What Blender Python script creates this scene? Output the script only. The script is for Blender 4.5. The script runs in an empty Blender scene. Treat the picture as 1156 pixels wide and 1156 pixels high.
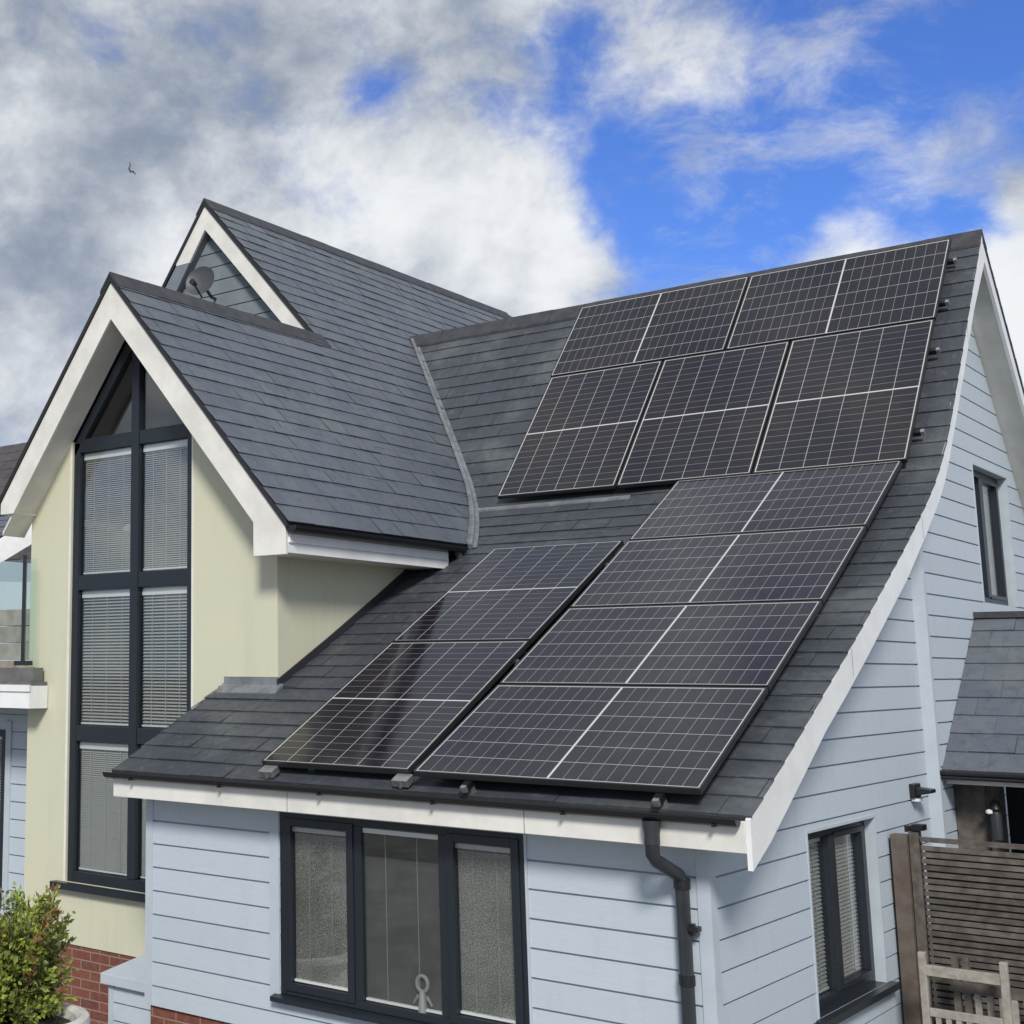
import bpy, bmesh, math, random
from mathutils import Vector, Matrix
random.seed(7)
S = bpy.context.scene
COL = S.collection
PI = math.pi

# ------------------------------------------------------------------ camera
cam = bpy.data.cameras.new("camera"); camo = bpy.data.objects.new("camera", cam); COL.objects.link(camo)
Rt, Up, Fw = Vector((0.7380, 0.6748, 0.0035)), Vector((0.1072, -0.1223, 0.9867)), Vector((-0.6663, 0.7278, 0.1626))
camo.matrix_world = Matrix(((Rt.x, Up.x, -Fw.x, 4.6377), (Rt.y, Up.y, -Fw.y, -7.0573), (Rt.z, Up.z, -Fw.z, 0.5909), (0, 0, 0, 1)))
cam.sensor_width = 36; cam.lens = 1549.8 / 1156 * 36
cam.shift_x = (578 - 211.4) / 1156; cam.shift_y = -(578 - 500.2) / 1156
cam.clip_start = 0.05; cam.clip_end = 3000
S.camera = camo
CAMP = Vector((4.6377, -7.0573, 0.5909))
def pdir(x, y):
    return (Rt * ((x - 211.4) / 1549.8) + Up * ((500.2 - y) / 1549.8) + Fw).normalized()

# ------------------------------------------------------------------ exposure
S.view_settings.view_transform = 'Standard'; S.view_settings.look = 'None'
S.view_settings.exposure = 0; S.view_settings.gamma = 1

# ------------------------------------------------------------------ sun and sky
SUN_DIR = Vector((0.50, -0.72, 0.66)).normalized()      # towards the sun
sun = bpy.data.lights.new("sun", 'SUN'); sun.energy = 3.2; sun.angle = math.radians(12); sun.color = (1, 0.965, 0.91)
suno = bpy.data.objects.new("sun", sun); COL.objects.link(suno)
suno.rotation_euler = SUN_DIR.to_track_quat('Z', 'Y').to_euler()
W = bpy.data.worlds.new("World"); S.world = W; W.use_nodes = True
nt = W.node_tree; nt.nodes.clear()
class NB:
    def __init__(s, nt): s.nt = nt
    def n(s, t, **k):
        o = s.nt.nodes.new(t)
        for a, b in k.items(): setattr(o, a, b)
        return o
    def put(s, sock, v):
        if hasattr(v, 'links') or isinstance(v, bpy.types.NodeSocket): s.nt.links.new(v, sock)
        else: sock.default_value = v
    def m(s, op, a, b=0.0, c=None, clamp=False):
        o = s.n('ShaderNodeMath', operation=op, use_clamp=clamp); s.put(o.inputs[0], a); s.put(o.inputs[1], b)
        if c is not None: s.put(o.inputs[2], c)
        return o.outputs[0]
    def vm(s, op, a, b=None, out=0):
        o = s.n('ShaderNodeVectorMath', operation=op); s.put(o.inputs[0], a)
        if b is not None: s.put(o.inputs[1], b)
        return o.outputs[out]
    def mix(s, f, a, b, bt='MIX'):
        o = s.n('ShaderNodeMix', data_type='RGBA', blend_type=bt); s.put(o.inputs[0], f)
        for i, v in ((6, a), (7, b)):
            s.put(o.inputs[i], v if not isinstance(v, tuple) or len(v) == 4 else (*v, 1))
        return o.outputs[2]
    def noise(s, vec, scale, detail=4, rough=0.5, dist=0.0):
        o = s.n('ShaderNodeTexNoise'); s.put(o.inputs['Vector'], vec); o.inputs['Scale'].default_value = scale
        o.inputs['Detail'].default_value = detail; o.inputs['Roughness'].default_value = rough; o.inputs['Distortion'].default_value = dist
        return o.outputs['Fac']
    def ramp(s, f, lo, hi, a=0.0, b=1.0, smooth=True):
        o = s.n('ShaderNodeMapRange', interpolation_type='SMOOTHSTEP' if smooth else 'LINEAR'); s.put(o.inputs[0], f)
        for i, v in ((1, lo), (2, hi), (3, a), (4, b)): o.inputs[i].default_value = v
        return o.outputs[0]
w = NB(nt)
sky = w.n('ShaderNodeTexSky', sky_type='NISHITA'); sky.sun_disc = False
sky.sun_elevation = math.asin(SUN_DIR.z); sky.sun_rotation = math.atan2(SUN_DIR.x, SUN_DIR.y)
sky.air_density = 1.0; sky.dust_density = 0.3; sky.ozone_density = 2.0
tc = w.n('ShaderNodeTexCoord').outputs['Generated']
dirv = w.vm('NORMALIZE', tc)
def blob(px, py, rpx, wt):
    d = pdir(px, py); r = rpx / 1549.8
    dist = w.vm('DISTANCE', dirv, tuple(d), out=1)
    e = w.m('MULTIPLY', w.m('MULTIPLY', dist, dist), -1 / (r * r))
    return w.m('MULTIPLY', w.m('EXPONENT', e), wt)
def total(bl, base):
    acc = base
    for b in bl: acc = w.m('ADD', acc, blob(*b))
    return acc
stretch = w.vm('MULTIPLY', dirv, (1.0, 1.0, 1.25))
warp = w.n('ShaderNodeTexNoise'); w.put(warp.inputs['Vector'], stretch); warp.inputs['Scale'].default_value = 7.0; warp.inputs['Detail'].default_value = 3
wv = w.vm('ADD', stretch, w.vm('MULTIPLY', w.vm('SUBTRACT', warp.outputs['Color'], (0.5, 0.5, 0.5)), (0.05, 0.05, 0.05)))
n1 = w.noise(wv, 6.5, 12, 0.60)
n2 = w.noise(w.vm('ADD', wv, (3.1, 1.7, 0.4)), 19.0, 10, 0.62)
n3 = w.noise(w.vm('ADD', wv, (7.3, 2.2, 5.1)), 9.0, 8, 0.55)
nn = w.m('ADD', w.m('MULTIPLY', n1, 0.60), w.m('MULTIPLY', n2, 0.40))
c1 = w.m('SUBTRACT', nn, 0.5)
sepd = w.n('ShaderNodeSeparateXYZ'); w.put(sepd.inputs[0], dirv)
base0 = w.m('ADD', w.m('ADD', w.m('MULTIPLY', c1, 1.25), 0.66), w.m('MULTIPLY', w.ramp(sepd.outputs[2], 0.45, 0.75), 0.12))
dens = total([  # where the photographed sky is open (minus) or cloudy (plus)
    (950, 225, 140, -0.34), (1140, 60, 90, -0.26), (655, 50, 48, -0.26), (690, 190, 48, -0.26), (760, 250, 75, -0.30), (900, 20, 80, -0.22), (990, 90, 50, -0.22),
    (420, 105, 36, -0.24), (235, 150, 26, -0.08), (100, 55, 34, -0.09), (560, 130, 36, -0.12), (850, 255, 70, -0.16), (640, 130, 30, -0.14), (1110, 240, 40, -0.16),
    (790, 105, 62, 0.10), (730, 60, 28, 0.06), (1060, 165, 52, 0.30), (975, 180, 30, 0.10), (950, 300, 55, 0.42), (1150, 350, 80, 0.46), (1145, 215, 25, 0.20),
    (590, 310, 90, 0.20), (480, 240, 120, 0.12), (120, 220, 240, 0.20), (330, 40, 90, 0.12), (520, 30, 70, 0.10), (700, 340, 40, 0.1)], base0)
thick = w.ramp(dens, 0.40, 0.76)
wn = w.n('ShaderNodeTexNoise'); w.put(wn.inputs['Vector'], w.vm('MULTIPLY', wv, (1.0, 1.0, 1.8))); wn.inputs['Scale'].default_value = 10.0; wn.inputs['Detail'].default_value = 10; wn.inputs['Roughness'].default_value = 0.66; wn.inputs['Distortion'].default_value = 0.25
veil = w.m('MULTIPLY', w.ramp(w.m('ADD', wn.outputs['Fac'], total([(800, 90, 110, 0.10), (1000, 130, 120, 0.10), (860, 280, 60, 0.10), (900, 230, 60, -0.12), (1120, 40, 80, -0.06)], 0.0)), 0.48, 0.78), 0.62)
mask = w.m('MAXIMUM', thick, veil)
lit = total([
    (240, 290, 70, 0.30), (50, 420, 90, 0.26), (170, 260, 45, 0.22), (600, 200, 60, 0.16), (520, 260, 130, 0.24), (390, 215, 60, 0.20), (620, 330, 80, 0.22), (960, 280, 70, 0.45), (1150, 330, 100, 0.60), (0, 150, 35, 0.30),
    (60, 300, 70, -0.22), (230, 250, 50, -0.05), (100, 120, 150, -0.20), (330, 70, 120, -0.12), (1040, 160, 60, 0.06), (540, 60, 90, 0.06), (780, 90, 70, 0.06)],
    w.m('ADD', w.m('MULTIPLY', w.m('SUBTRACT', n3, 0.5), 1.3), w.m('MULTIPLY', w.m('SUBTRACT', n2, 0.5), 0.9)))
litr = w.ramp(w.m('ADD', lit, 0.30), -0.10, 0.90)
ccol = w.mix(litr, (0.27, 0.32, 0.40), (0.90, 0.92, 0.93))
blue = w.mix(1.0, sky.outputs[0], (0.058, 0.086, 0.156, 1), 'MULTIPLY')
bg = w.n('ShaderNodeBackground'); w.put(bg.inputs[0], w.mix(w.m('MULTIPLY', mask, 0.97), blue, ccol)); bg.inputs[1].default_value = 1.0
wo = w.n('ShaderNodeOutputWorld'); nt.links.new(bg.outputs[0], wo.inputs[0])

# ------------------------------------------------------------------ materials
def pbr(name, col, rough=0.6, metal=0.0, spec=0.5, var=0.0, vscale=6.0, bump=0.0, bscale=60.0, tint=False, col2=None, extra=None):
    m = bpy.data.materials.new(name); m.use_nodes = True; t = m.node_tree; b = NB(t)
    p = t.nodes['Principled BSDF']
    p.inputs['Roughness'].default_value = rough; p.inputs['Metallic'].default_value = metal; p.inputs['Specular IOR Level'].default_value = spec
    obv = b.n('ShaderNodeTexCoord').outputs['Object']
    c = (*col, 1)
    if var > 0 or col2:
        f = b.noise(obv, vscale, 6, 0.6)
        c2 = (*col2, 1) if col2 else tuple(x * (1 - var) for x in col) + (1,)
        c = b.mix(b.ramp(f, 0.32, 0.68), c, c2)
    if tint:
        a = b.n('ShaderNodeAttribute', attribute_name='tint').outputs['Color']
        c = b.mix(1.0, c, a, 'MULTIPLY')
    if extra: c = extra(b, obv, c, p)
    b.put(p.inputs['Base Color'], c)
    if bump > 0:
        bn = b.n('ShaderNodeBump'); bn.inputs['Strength'].default_value = bump; bn.inputs['Distance'].default_value = 0.004
        b.put(bn.inputs['Height'], b.noise(obv, bscale, 5, 0.6)); t.links.new(bn.outputs[0], p.inputs['Normal'])
    return m

def slate_extra(b, ob, c, p):                      # pale weather bloom, run-off streaks, darker moss patches
    f = b.noise(ob, 1.1, 5, 0.65); g = b.noise(ob, 11.0, 8, 0.75); h = b.noise(b.vm('MULTIPLY', ob, (7, 7, 1.2)), 1.5, 6, 0.7)
    c = b.mix(b.m('MULTIPLY', b.ramp(f, 0.46, 0.72), 0.55), c, (0.150, 0.165, 0.165, 1))
    c = b.mix(b.m('MULTIPLY', b.ramp(h, 0.52, 0.75), 0.35), c, (0.17, 0.18, 0.18, 1))
    c = b.mix(b.m('MULTIPLY', b.ramp(g, 0.48, 0.68), 0.40), c, (0.040, 0.043, 0.048, 1))
    sp = b.noise(ob, 70, 2, 0.5)
    c = b.mix(b.m('MULTIPLY', b.ramp(sp, 0.66, 0.74), 0.30), c, (0.24, 0.25, 0.23, 1))
    b.put(p.inputs['Roughness'], b.ramp(b.noise(ob, 14, 4), 0.3, 0.7, 0.38, 0.58))
    return c
M = {}
M['slate'] = pbr('slate', (0.100, 0.113, 0.134), 0.5, spec=0.5, tint=True, bump=0.35, bscale=45, extra=slate_extra)
M['slate_dark'] = pbr('slate_dark', (0.050, 0.056, 0.066), 0.5, spec=0.45, tint=True, bump=0.35, bscale=45, extra=slate_extra)
M['ridge'] = pbr('ridge_tile', (0.055, 0.056, 0.062), 0.6, var=0.4, vscale=9, bump=0.4)
M['slab'] = pbr('roof_edge', (0.020, 0.020, 0.024), 0.8)
M['white'] = pbr('white_paint', (0.80, 0.775, 0.705), 0.45, var=0.16, vscale=3.5, bump=0.08, bscale=30)
M['white_bright'] = pbr('white_gloss_board', (0.86, 0.86, 0.84), 0.4, var=0.12, vscale=3)
def render_extra(b, ob, c, p):                     # faint vertical water stains, warm patches
    st = b.noise(b.vm('MULTIPLY', ob, (5.0, 5.0, 0.5)), 1.6, 5, 0.6)
    c = b.mix(b.m('MULTIPLY', b.ramp(st, 0.48, 0.75), 0.30), c, (0.43, 0.42, 0.31, 1))
    lo = b.ramp(b.m('ADD', b.n('ShaderNodeSeparateXYZ').outputs[2], 0.0), -5, 5)
    return c
def render_extra2(b, ob, c, p):
    st = b.noise(b.vm('MULTIPLY', ob, (5.0, 5.0, 0.5)), 1.6, 5, 0.6)
    c = b.mix(b.m('MULTIPLY', b.ramp(st, 0.48, 0.78), 0.34), c, (0.46, 0.45, 0.35, 1))
    pt = b.noise(ob, 1.3, 4, 0.6)
    return b.mix(b.m('MULTIPLY', b.ramp(pt, 0.5, 0.75), 0.25), c, (0.70, 0.66, 0.42, 1))
M['render'] = pbr('cream_render', (0.605, 0.59, 0.44), 0.9, spec=0.2, bump=0.5, bscale=120, extra=render_extra2)
def board_extra(b, ob, c, p):
    st = b.noise(b.vm('MULTIPLY', ob, (4.0, 4.0, 1.0)), 2.2, 6, 0.65)
    c = b.mix(b.m('MULTIPLY', b.ramp(st, 0.5, 0.78), 0.35), c, (0.40, 0.45, 0.46, 1))
    gr = b.noise(b.vm('MULTIPLY', ob, (9.0, 9.0, 120.0)), 1.0, 3, 0.6)
    return b.mix(b.m('MULTIPLY', b.ramp(gr, 0.3, 0.7), 0.14), c, (0.30, 0.36, 0.42, 1))
M['board'] = pbr('pale_blue_board', (0.495, 0.555, 0.603), 0.65, spec=0.3, tint=True, bump=0.25, bscale=70, extra=board_extra)
M['board_trim'] = pbr('pale_blue_trim', (0.485, 0.54, 0.585), 0.6, spec=0.3, var=0.08)
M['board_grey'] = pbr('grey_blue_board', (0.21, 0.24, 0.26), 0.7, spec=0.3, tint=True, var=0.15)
M['frame'] = pbr('anthracite_frame', (0.015, 0.020, 0.027), 0.36, spec=0.5)
M['black'] = pbr('black_plastic', (0.012, 0.012, 0.014), 0.4)
M['pipe'] = pbr('grey_plastic_pipe', (0.034, 0.040, 0.046), 0.42, var=0.25, vscale=8)
M['lead'] = pbr('lead', (0.24, 0.255, 0.27), 0.55, metal=0.25, var=0.35, vscale=10, bump=0.5, bscale=25)
M['alu'] = pbr('aluminium', (0.52, 0.52, 0.51), 0.35, metal=0.8, var=0.1)
M['panel_frame'] = pbr('panel_frame', (0.025, 0.025, 0.027), 0.35, metal=0.0)
M['blind'] = pbr('blind_slat', (0.46, 0.465, 0.455), 0.5)
M['rail_white'] = pbr('blind_headrail', (0.82, 0.82, 0.80), 0.45)
M['cord'] = pbr('blind_cord', (0.22, 0.22, 0.21), 0.7)
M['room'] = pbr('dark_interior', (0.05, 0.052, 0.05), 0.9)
M['cream_in'] = pbr('interior_curtain', (0.20, 0.195, 0.18), 0.9, var=0.3, vscale=12)
M['wood'] = pbr('weathered_wood', (0.135, 0.118, 0.100), 0.8, col2=(0.075, 0.062, 0.052), vscale=14, bump=0.6, bscale=50, tint=True)
M['wood_post'] = pbr('brown_post', (0.125, 0.105, 0.087), 0.8, col2=(0.10, 0.07, 0.055), vscale=10, bump=0.6, bscale=40)
M['wood_pale'] = pbr('silvered_teak', (0.38, 0.35, 0.30), 0.75, col2=(0.26, 0.24, 0.205), vscale=18, bump=0.5, bscale=50)
M['stone'] = pbr('stone_block', (0.36, 0.32, 0.26), 0.85, col2=(0.22, 0.19, 0.15), vscale=5, bump=0.5)
M['deck'] = pbr('deck_grey', (0.16, 0.16, 0.15), 0.8, var=0.3)
M['pot'] = pbr('white_pot', (0.70, 0.69, 0.65), 0.5, var=0.2, vscale=7, bump=0.2)
M['soil'] = pbr('soil', (0.04, 0.03, 0.022), 0.95)
M['grass'] = pbr('paving', (0.27, 0.26, 0.24), 0.9, col2=(0.17, 0.17, 0.15), vscale=1.5, bump=0.4)
M['bird'] = pbr('bird_feathers', (0.05, 0.05, 0.055), 0.7)
M['dish'] = pbr('dish_grey', (0.055, 0.06, 0.065), 0.5)
def leafmat(n, c, c2):
    m = pbr(n, c, 0.5, spec=0.4, col2=c2, vscale=25, tint=True)
    m.node_tree.nodes['Principled BSDF'].inputs['Transmission Weight'].default_value = 0
    return m
M['leaf'] = leafmat('leaf', (0.20, 0.23, 0.05), (0.11, 0.14, 0.035))
M['twig'] = pbr('twig', (0.07, 0.045, 0.03), 0.8)
def brickmat():
    m = bpy.data.materials.new('red_brick'); m.use_nodes = True; t = m.node_tree; b = NB(t); p = t.nodes['Principled BSDF']
    ob = b.n('ShaderNodeTexCoord').outputs['Object']
    sp = b.n('ShaderNodeSeparateXYZ'); b.put(sp.inputs[0], ob)
    cb = b.n('ShaderNodeCombineXYZ'); b.put(cb.inputs[0], b.m('ADD', sp.outputs[0], sp.outputs[1])); b.put(cb.inputs[1], sp.outputs[2])
    br = b.n('ShaderNodeTexBrick'); b.put(br.inputs['Vector'], cb.outputs[0]); br.inputs['Scale'].default_value = 1
    br.inputs['Brick Width'].default_value = 0.225; br.inputs['Row Height'].default_value = 0.075; br.inputs['Mortar Size'].default_value = 0.006
    br.inputs['Mortar Smooth'].default_value = 0.2
    br.inputs['Color1'].default_value = (0.20, 0.060, 0.038, 1); br.inputs['Color2'].default_value = (0.12, 0.045, 0.036, 1); br.inputs['Mortar'].default_value = (0.30, 0.21, 0.16, 1)
    c = b.mix(b.m('MULTIPLY', b.ramp(b.noise(ob, 20, 5), 0.4, 0.7), 0.5), br.outputs['Color'], (0.25, 0.10, 0.06, 1))
    b.put(p.inputs['Base Color'], c); p.inputs['Roughness'].default_value = 0.85
    bn = b.n('ShaderNodeBump'); bn.inputs['Strength'].default_value = 0.7; bn.inputs['Distance'].default_value = 0.006
    b.put(bn.inputs['Height'], b.m('ADD', b.m('MULTIPLY', br.outputs['Fac'], -1.0), b.m('MULTIPLY', b.noise(ob, 60, 4), 0.3))); t.links.new(bn.outputs[0], p.inputs['Normal'])
    return m
M['brick'] = brickmat()
def glassmat(name, tintc=(0.9, 0.95, 0.95), refl=0.10, rough=0.0, trans=1.0):
    m = bpy.data.materials.new(name); m.use_nodes = True; t = m.node_tree; b = NB(t); t.nodes.remove(t.nodes['Principled BSDF'])
    tr = b.n('ShaderNodeBsdfTransparent'); tr.inputs[0].default_value = (*tintc, 1)
    gl = b.n('ShaderNodeBsdfGlossy'); gl.inputs['Roughness'].default_value = rough; gl.inputs[0].default_value = (1, 1, 1, 1)
    lw_ = b.n('ShaderNodeLayerWeight'); lw_.inputs[0].default_value = 0.5
    fr5 = b.m('ADD', b.m('MULTIPLY', b.m('POWER', lw_.outputs['Facing'], 5.0), 0.92), 0.04)
    bn = b.n('ShaderNodeBump'); bn.inputs['Strength'].default_value = 0.03; bn.inputs['Distance'].default_value = 0.01
    b.put(bn.inputs['Height'], b.noise(b.n('ShaderNodeTexCoord').outputs['Object'], 2.5, 2)); t.links.new(bn.outputs[0], gl.inputs['Normal'])
    mx = b.n('ShaderNodeMixShader'); b.put(mx.inputs[0], b.m('ADD', fr5, refl, clamp=True)); t.links.new(tr.outputs[0], mx.inputs[1]); t.links.new(gl.outputs[0], mx.inputs[2])
    t.links.new(mx.outputs[0], t.nodes['Material Output'].inputs[0]); return m
M['glass'] = glassmat('window_glass', (0.90, 0.915, 0.91), 0.035)
M['clear'] = glassmat('balustrade_glass', (0.93, 0.98, 0.95), 0.02)
def obscure():                                      # patterned privacy glass, pebbled
    m = bpy.data.materials.new('obscured_glass'); m.use_nodes = True; t = m.node_tree; b = NB(t); p = t.nodes['Principled BSDF']
    ob = b.n('ShaderNodeTexCoord').outputs['Object']
    f = b.noise(ob, 130, 3, 0.6); g = b.noise(ob, 3.2, 3, 0.5)
    c = b.mix(b.ramp(f, 0.38, 0.64), (0.10, 0.10, 0.092, 1), (0.36, 0.36, 0.335, 1))
    c = b.mix(b.m('MULTIPLY', b.ramp(g, 0.42, 0.66), 0.35), c, (0.07, 0.08, 0.045, 1))
    b.put(p.inputs['Base Color'], c); p.inputs['Roughness'].default_value = 0.35
    return m
M['obscure'] = obscure()
M['pane_dark'] = pbr('dark_pane_backing', (0.075, 0.078, 0.072), 0.8, var=0.45, vscale=4)  # dark sheet colour standing in for the unlit room behind the pane
def pvmat():
    m = bpy.data.materials.new('solar_cells'); m.use_nodes = True; t = m.node_tree; b = NB(t); p = t.nodes['Principled BSDF']
    ob = b.n('ShaderNodeTexCoord').outputs['Object']
    sp = b.n('ShaderNodeSeparateXYZ'); b.put(sp.inputs[0], ob)
    x, y = sp.outputs[0], sp.outputs[1]
    def lines(v, off, pitch, half):                  # 1 on the gap between cells
        f = b.m('FRACT', b.m('DIVIDE', b.m('ADD', v, -off), pitch))
        d = b.m('MULTIPLY', b.m('MINIMUM', f, b.m('SUBTRACT', 1.0, f)), pitch)
        return b.m('LESS_THAN', d, half)
    gx = lines(x, 0.018, (1.134 - 0.036) / 6, 0.0026)
    yy = b.m('ABSOLUTE', b.m('SUBTRACT', y, 0.861))
    gy = lines(yy, 0.007, (0.861 - 0.025) / 10, 0.0018)
    mid = b.m('LESS_THAN', yy, 0.0058)
    bus = lines(x, 0.018, (1.134 - 0.036) / 60, 0.0005)
    cell = b.mix(b.ramp(b.noise(b.vm('MULTIPLY', ob, (1, 1, 0)), 1.2, 2), 0.3, 0.7), (0.011, 0.0105, 0.016, 1), (0.018, 0.014, 0.017, 1))
    cell = b.mix(b.m('MULTIPLY', bus, 0.12), cell, (0.25, 0.25, 0.26, 1))
    edge = b.m('MAXIMUM', b.m('GREATER_THAN', b.m('ABSOLUTE', b.m('SUBTRACT', x, 0.567)), 0.567 - 0.0170), b.m('GREATER_THAN', yy, 0.861 - 0.0170))
    c = b.mix(b.m('MULTIPLY', gy, 0.75), cell, (0.27, 0.27, 0.275, 1))
    c = b.mix(gx, c, (0.35, 0.345, 0.33, 1))
    c = b.mix(b.m('MAXIMUM', edge, mid), c, (0.56, 0.55, 0.52, 1))
    b.put(p.inputs['Base Color'], c)
    b.put(p.inputs['Roughness'], b.ramp(b.noise(ob, 6, 5, 0.6), 0.3, 0.7, 0.07, 0.15)); p.inputs['IOR'].default_value = 1.50
    p.inputs['Specular IOR Level'].default_value = 0.5
    return m
M['pv'] = pvmat()

# ------------------------------------------------------------------ mesh helpers
class MB:
    def __init__(s): s.v = []; s.f = []; s.t = []
    def poly(s, pts, tint=1.0):
        i = len(s.v); s.v += [Vector(p) for p in pts]; s.f.append(tuple(range(i, i + len(pts)))); s.t.append(tint); return s
    def hexa(s, c, tint=1.0):                        # 8 corners: bottom 0-3 ccw, top 4-7
        i = len(s.v); s.v += [Vector(p) for p in c]
        for q in ((3, 2, 1, 0), (4, 5, 6, 7), (0, 1, 5, 4), (1, 2, 6, 5), (2, 3, 7, 6), (3, 0, 4, 7)): s.f.append(tuple(i + k for k in q)); s.t.append(tint)
        return s
    def box(s, a, b, tint=1.0):
        (x0, y0, z0), (x1, y1, z1) = [min(p, q) for p, q in zip(a, b)], [max(p, q) for p, q in zip(a, b)]
        return s.hexa([(x0, y0, z0), (x1, y0, z0), (x1, y1, z0), (x0, y1, z0), (x0, y0, z1), (x1, y0, z1), (x1, y1, z1), (x0, y1, z1)], tint)
    def obox(s, O, U, V, N, a, b, tint=1.0):         # box in a local frame
        O, U, V, N = map(Vector, (O, U, V, N)); P = lambda u, v, n: O + U * u + V * v + N * n
        (u0, v0, n0), (u1, v1, n1) = a, b
        return s.hexa([P(u0, v0, n0), P(u1, v0, n0), P(u1, v1, n0), P(u0, v1, n0), P(u0, v0, n1), P(u1, v0, n1), P(u1, v1, n1), P(u0, v1, n1)], tint)
    def prism(s, poly, d, tint=1.0):                 # extrude a planar polygon by the vector d
        d = Vector(d); n = len(poly); i = len(s.v); P = [Vector(p) for p in poly]; s.v += P + [p + d for p in P]
        s.f.append(tuple(range(i + n - 1, i - 1, -1))); s.f.append(tuple(range(i + n, i + 2 * n))); s.t += [tint] * 2
        for k in range(n): s.f.append((i + k, i + (k + 1) % n, i + n + (k + 1) % n, i + n + k)); s.t.append(tint)
        return s
    def tube(s, pts, r, n=12, cap=True):
        pts = [Vector(p) for p in pts]; rings = []
        rr = r if isinstance(r, (list, tuple)) else [r] * len(pts)
        ref = None
        for k, p in enumerate(pts):
            d = (pts[min(k + 1, len(pts) - 1)] - pts[max(k - 1, 0)]).normalized()
            if ref is None: ref = d.orthogonal().normalized()
            ref = (ref - d * ref.dot(d)).normalized(); b = d.cross(ref); i = len(s.v)
            for j in range(n):
                a = 2 * PI * j / n; s.v.append(p + (ref * math.cos(a) + b * math.sin(a)) * rr[k])
            rings.append(i)
        for a, b in zip(rings, rings[1:]):
            for j in range(n): s.f.append((a + j, a + (j + 1) % n, b + (j + 1) % n, b + j)); s.t.append(1.0)
        if cap:
            s.f.append(tuple(range(rings[0] + n - 1, rings[0] - 1, -1))); s.f.append(tuple(range(rings[-1], rings[-1] + n))); s.t += [1.0, 1.0]
        return s
    def lathe(s, c, prof, n=40, axis=(0, 0, 1)):
        q = Vector((0, 0, 1)).rotation_difference(Vector(axis)); c = Vector(c); rings = []
        for r, z in prof:
            rings.append(len(s.v))
            for j in range(n):
                a = 2 * PI * j / n; s.v.append(c + q @ Vector((r * math.cos(a), r * math.sin(a), z)))
        for a, b in zip(rings, rings[1:]):
            for j in range(n): s.f.append((a + j, a + (j + 1) % n, b + (j + 1) % n, b + j)); s.t.append(1.0)
        return s
def wpos(o):
    p = Vector((0, 0, 0))
    while o: p = p + Vector(o.location); o = o.parent
    return p
SPLIT = {'joint', 'corner_trim', 'pipe_clip', 'blind_rail', 'reveal', 'post_cap', 'bead', 'soffit', 'fascia', 'flashing', 'gutter', 'brick_plinth', 'roof_deck', 'bargeboard', 'post', 'stone_parapet_'}
def islands(mb):
    par = list(range(len(mb.v)))
    def fd(a):
        while par[a] != a: par[a] = par[par[a]]; a = par[a]
        return a
    key = {}
    for i, v in enumerate(mb.v):
        k = (round(v.x, 4), round(v.y, 4), round(v.z, 4)); par[i] = fd(key.setdefault(k, i))
    for f in mb.f:
        for a in f[1:]: par[fd(a)] = fd(f[0])
    bb = {}
    for i, v in enumerate(mb.v):
        k = fd(i); b = bb.setdefault(k, [list(v), list(v)])
        for c in range(3): b[0][c] = min(b[0][c], v[c]); b[1][c] = max(b[1][c], v[c])
    ks = list(bb); grp = {k: k for k in ks}
    def fg(a):
        while grp[a] != a: a = grp[a]
        return a
    for i, a in enumerate(ks):                       # touching boxes stay one piece
        for b in ks[i + 1:]:
            if all(bb[a][0][c] <= bb[b][1][c] + .006 and bb[b][0][c] <= bb[a][1][c] + .006 for c in range(3)): grp[fg(a)] = fg(b)
    out = {}
    for f, t in zip(mb.f, mb.t):
        o = out.setdefault(fg(fd(f[0])), MB()); i = len(o.v); o.v += [mb.v[k] for k in f]; o.f.append(tuple(range(i, i + len(f)))); o.t.append(t)
    return list(out.values())
def obj(name, mb, mat, parent=None, loc=None, smooth=False, bevel=0.0, local=False, whole=False):
    if name in SPLIT and not whole:
        pcs = islands(mb)
        if len(pcs) > 1:
            return [obj(name, q, mat, parent, loc, smooth, 0.0, local, True) for q in pcs][0]
        bevel = bevel
    off = Vector((0, 0, 0)) if local else (wpos(parent) if loc is None else Vector(loc))
    if loc is None and parent is None: off = Vector((0, 0, 0))
    me = bpy.data.meshes.new(name); me.from_pydata([tuple(v - off) for v in mb.v], [], mb.f); me.validate()
    ca = me.color_attributes.new('tint', 'FLOAT_COLOR', 'CORNER')
    if len(me.polygons) == len(mb.t):
        for p, t in zip(me.polygons, mb.t):
            tt = t if isinstance(t, tuple) else (t, t, t)
            for li in p.loop_indices: ca.data[li].color = (*tt, 1)
    else:
        for d in ca.data: d.color = (1, 1, 1, 1)
    if isinstance(mat, str): mat = M[mat]
    me.materials.append(mat)
    o = bpy.data.objects.new(name, me); COL.objects.link(o)
    if parent: o.parent = parent
    elif loc is not None: o.location = loc
    if smooth:
        for p in me.polygons: p.use_smooth = True
        me.set_sharp_from_angle(angle=math.radians(40)) if hasattr(me, 'set_sharp_from_angle') else None
    if bevel > 0:
        b = o.modifiers.new('bevel', 'BEVEL'); b.width = bevel; b.segments = 2; b.limit_method = 'ANGLE'; b.angle_limit = math.radians(50)
    return o
def tag(o, label=None, cat=None, group=None, kind=None):
    for k, v in (('label', label), ('category', cat), ('group', group), ('kind', kind)):
        if v: o[k] = v
    return o
def empty(name, loc, label, cat, group=None):
    o = bpy.data.objects.new(name, None); COL.objects.link(o); o.location = loc; o.empty_display_size = 0.2
    return tag(o, label, cat, group)
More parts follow.
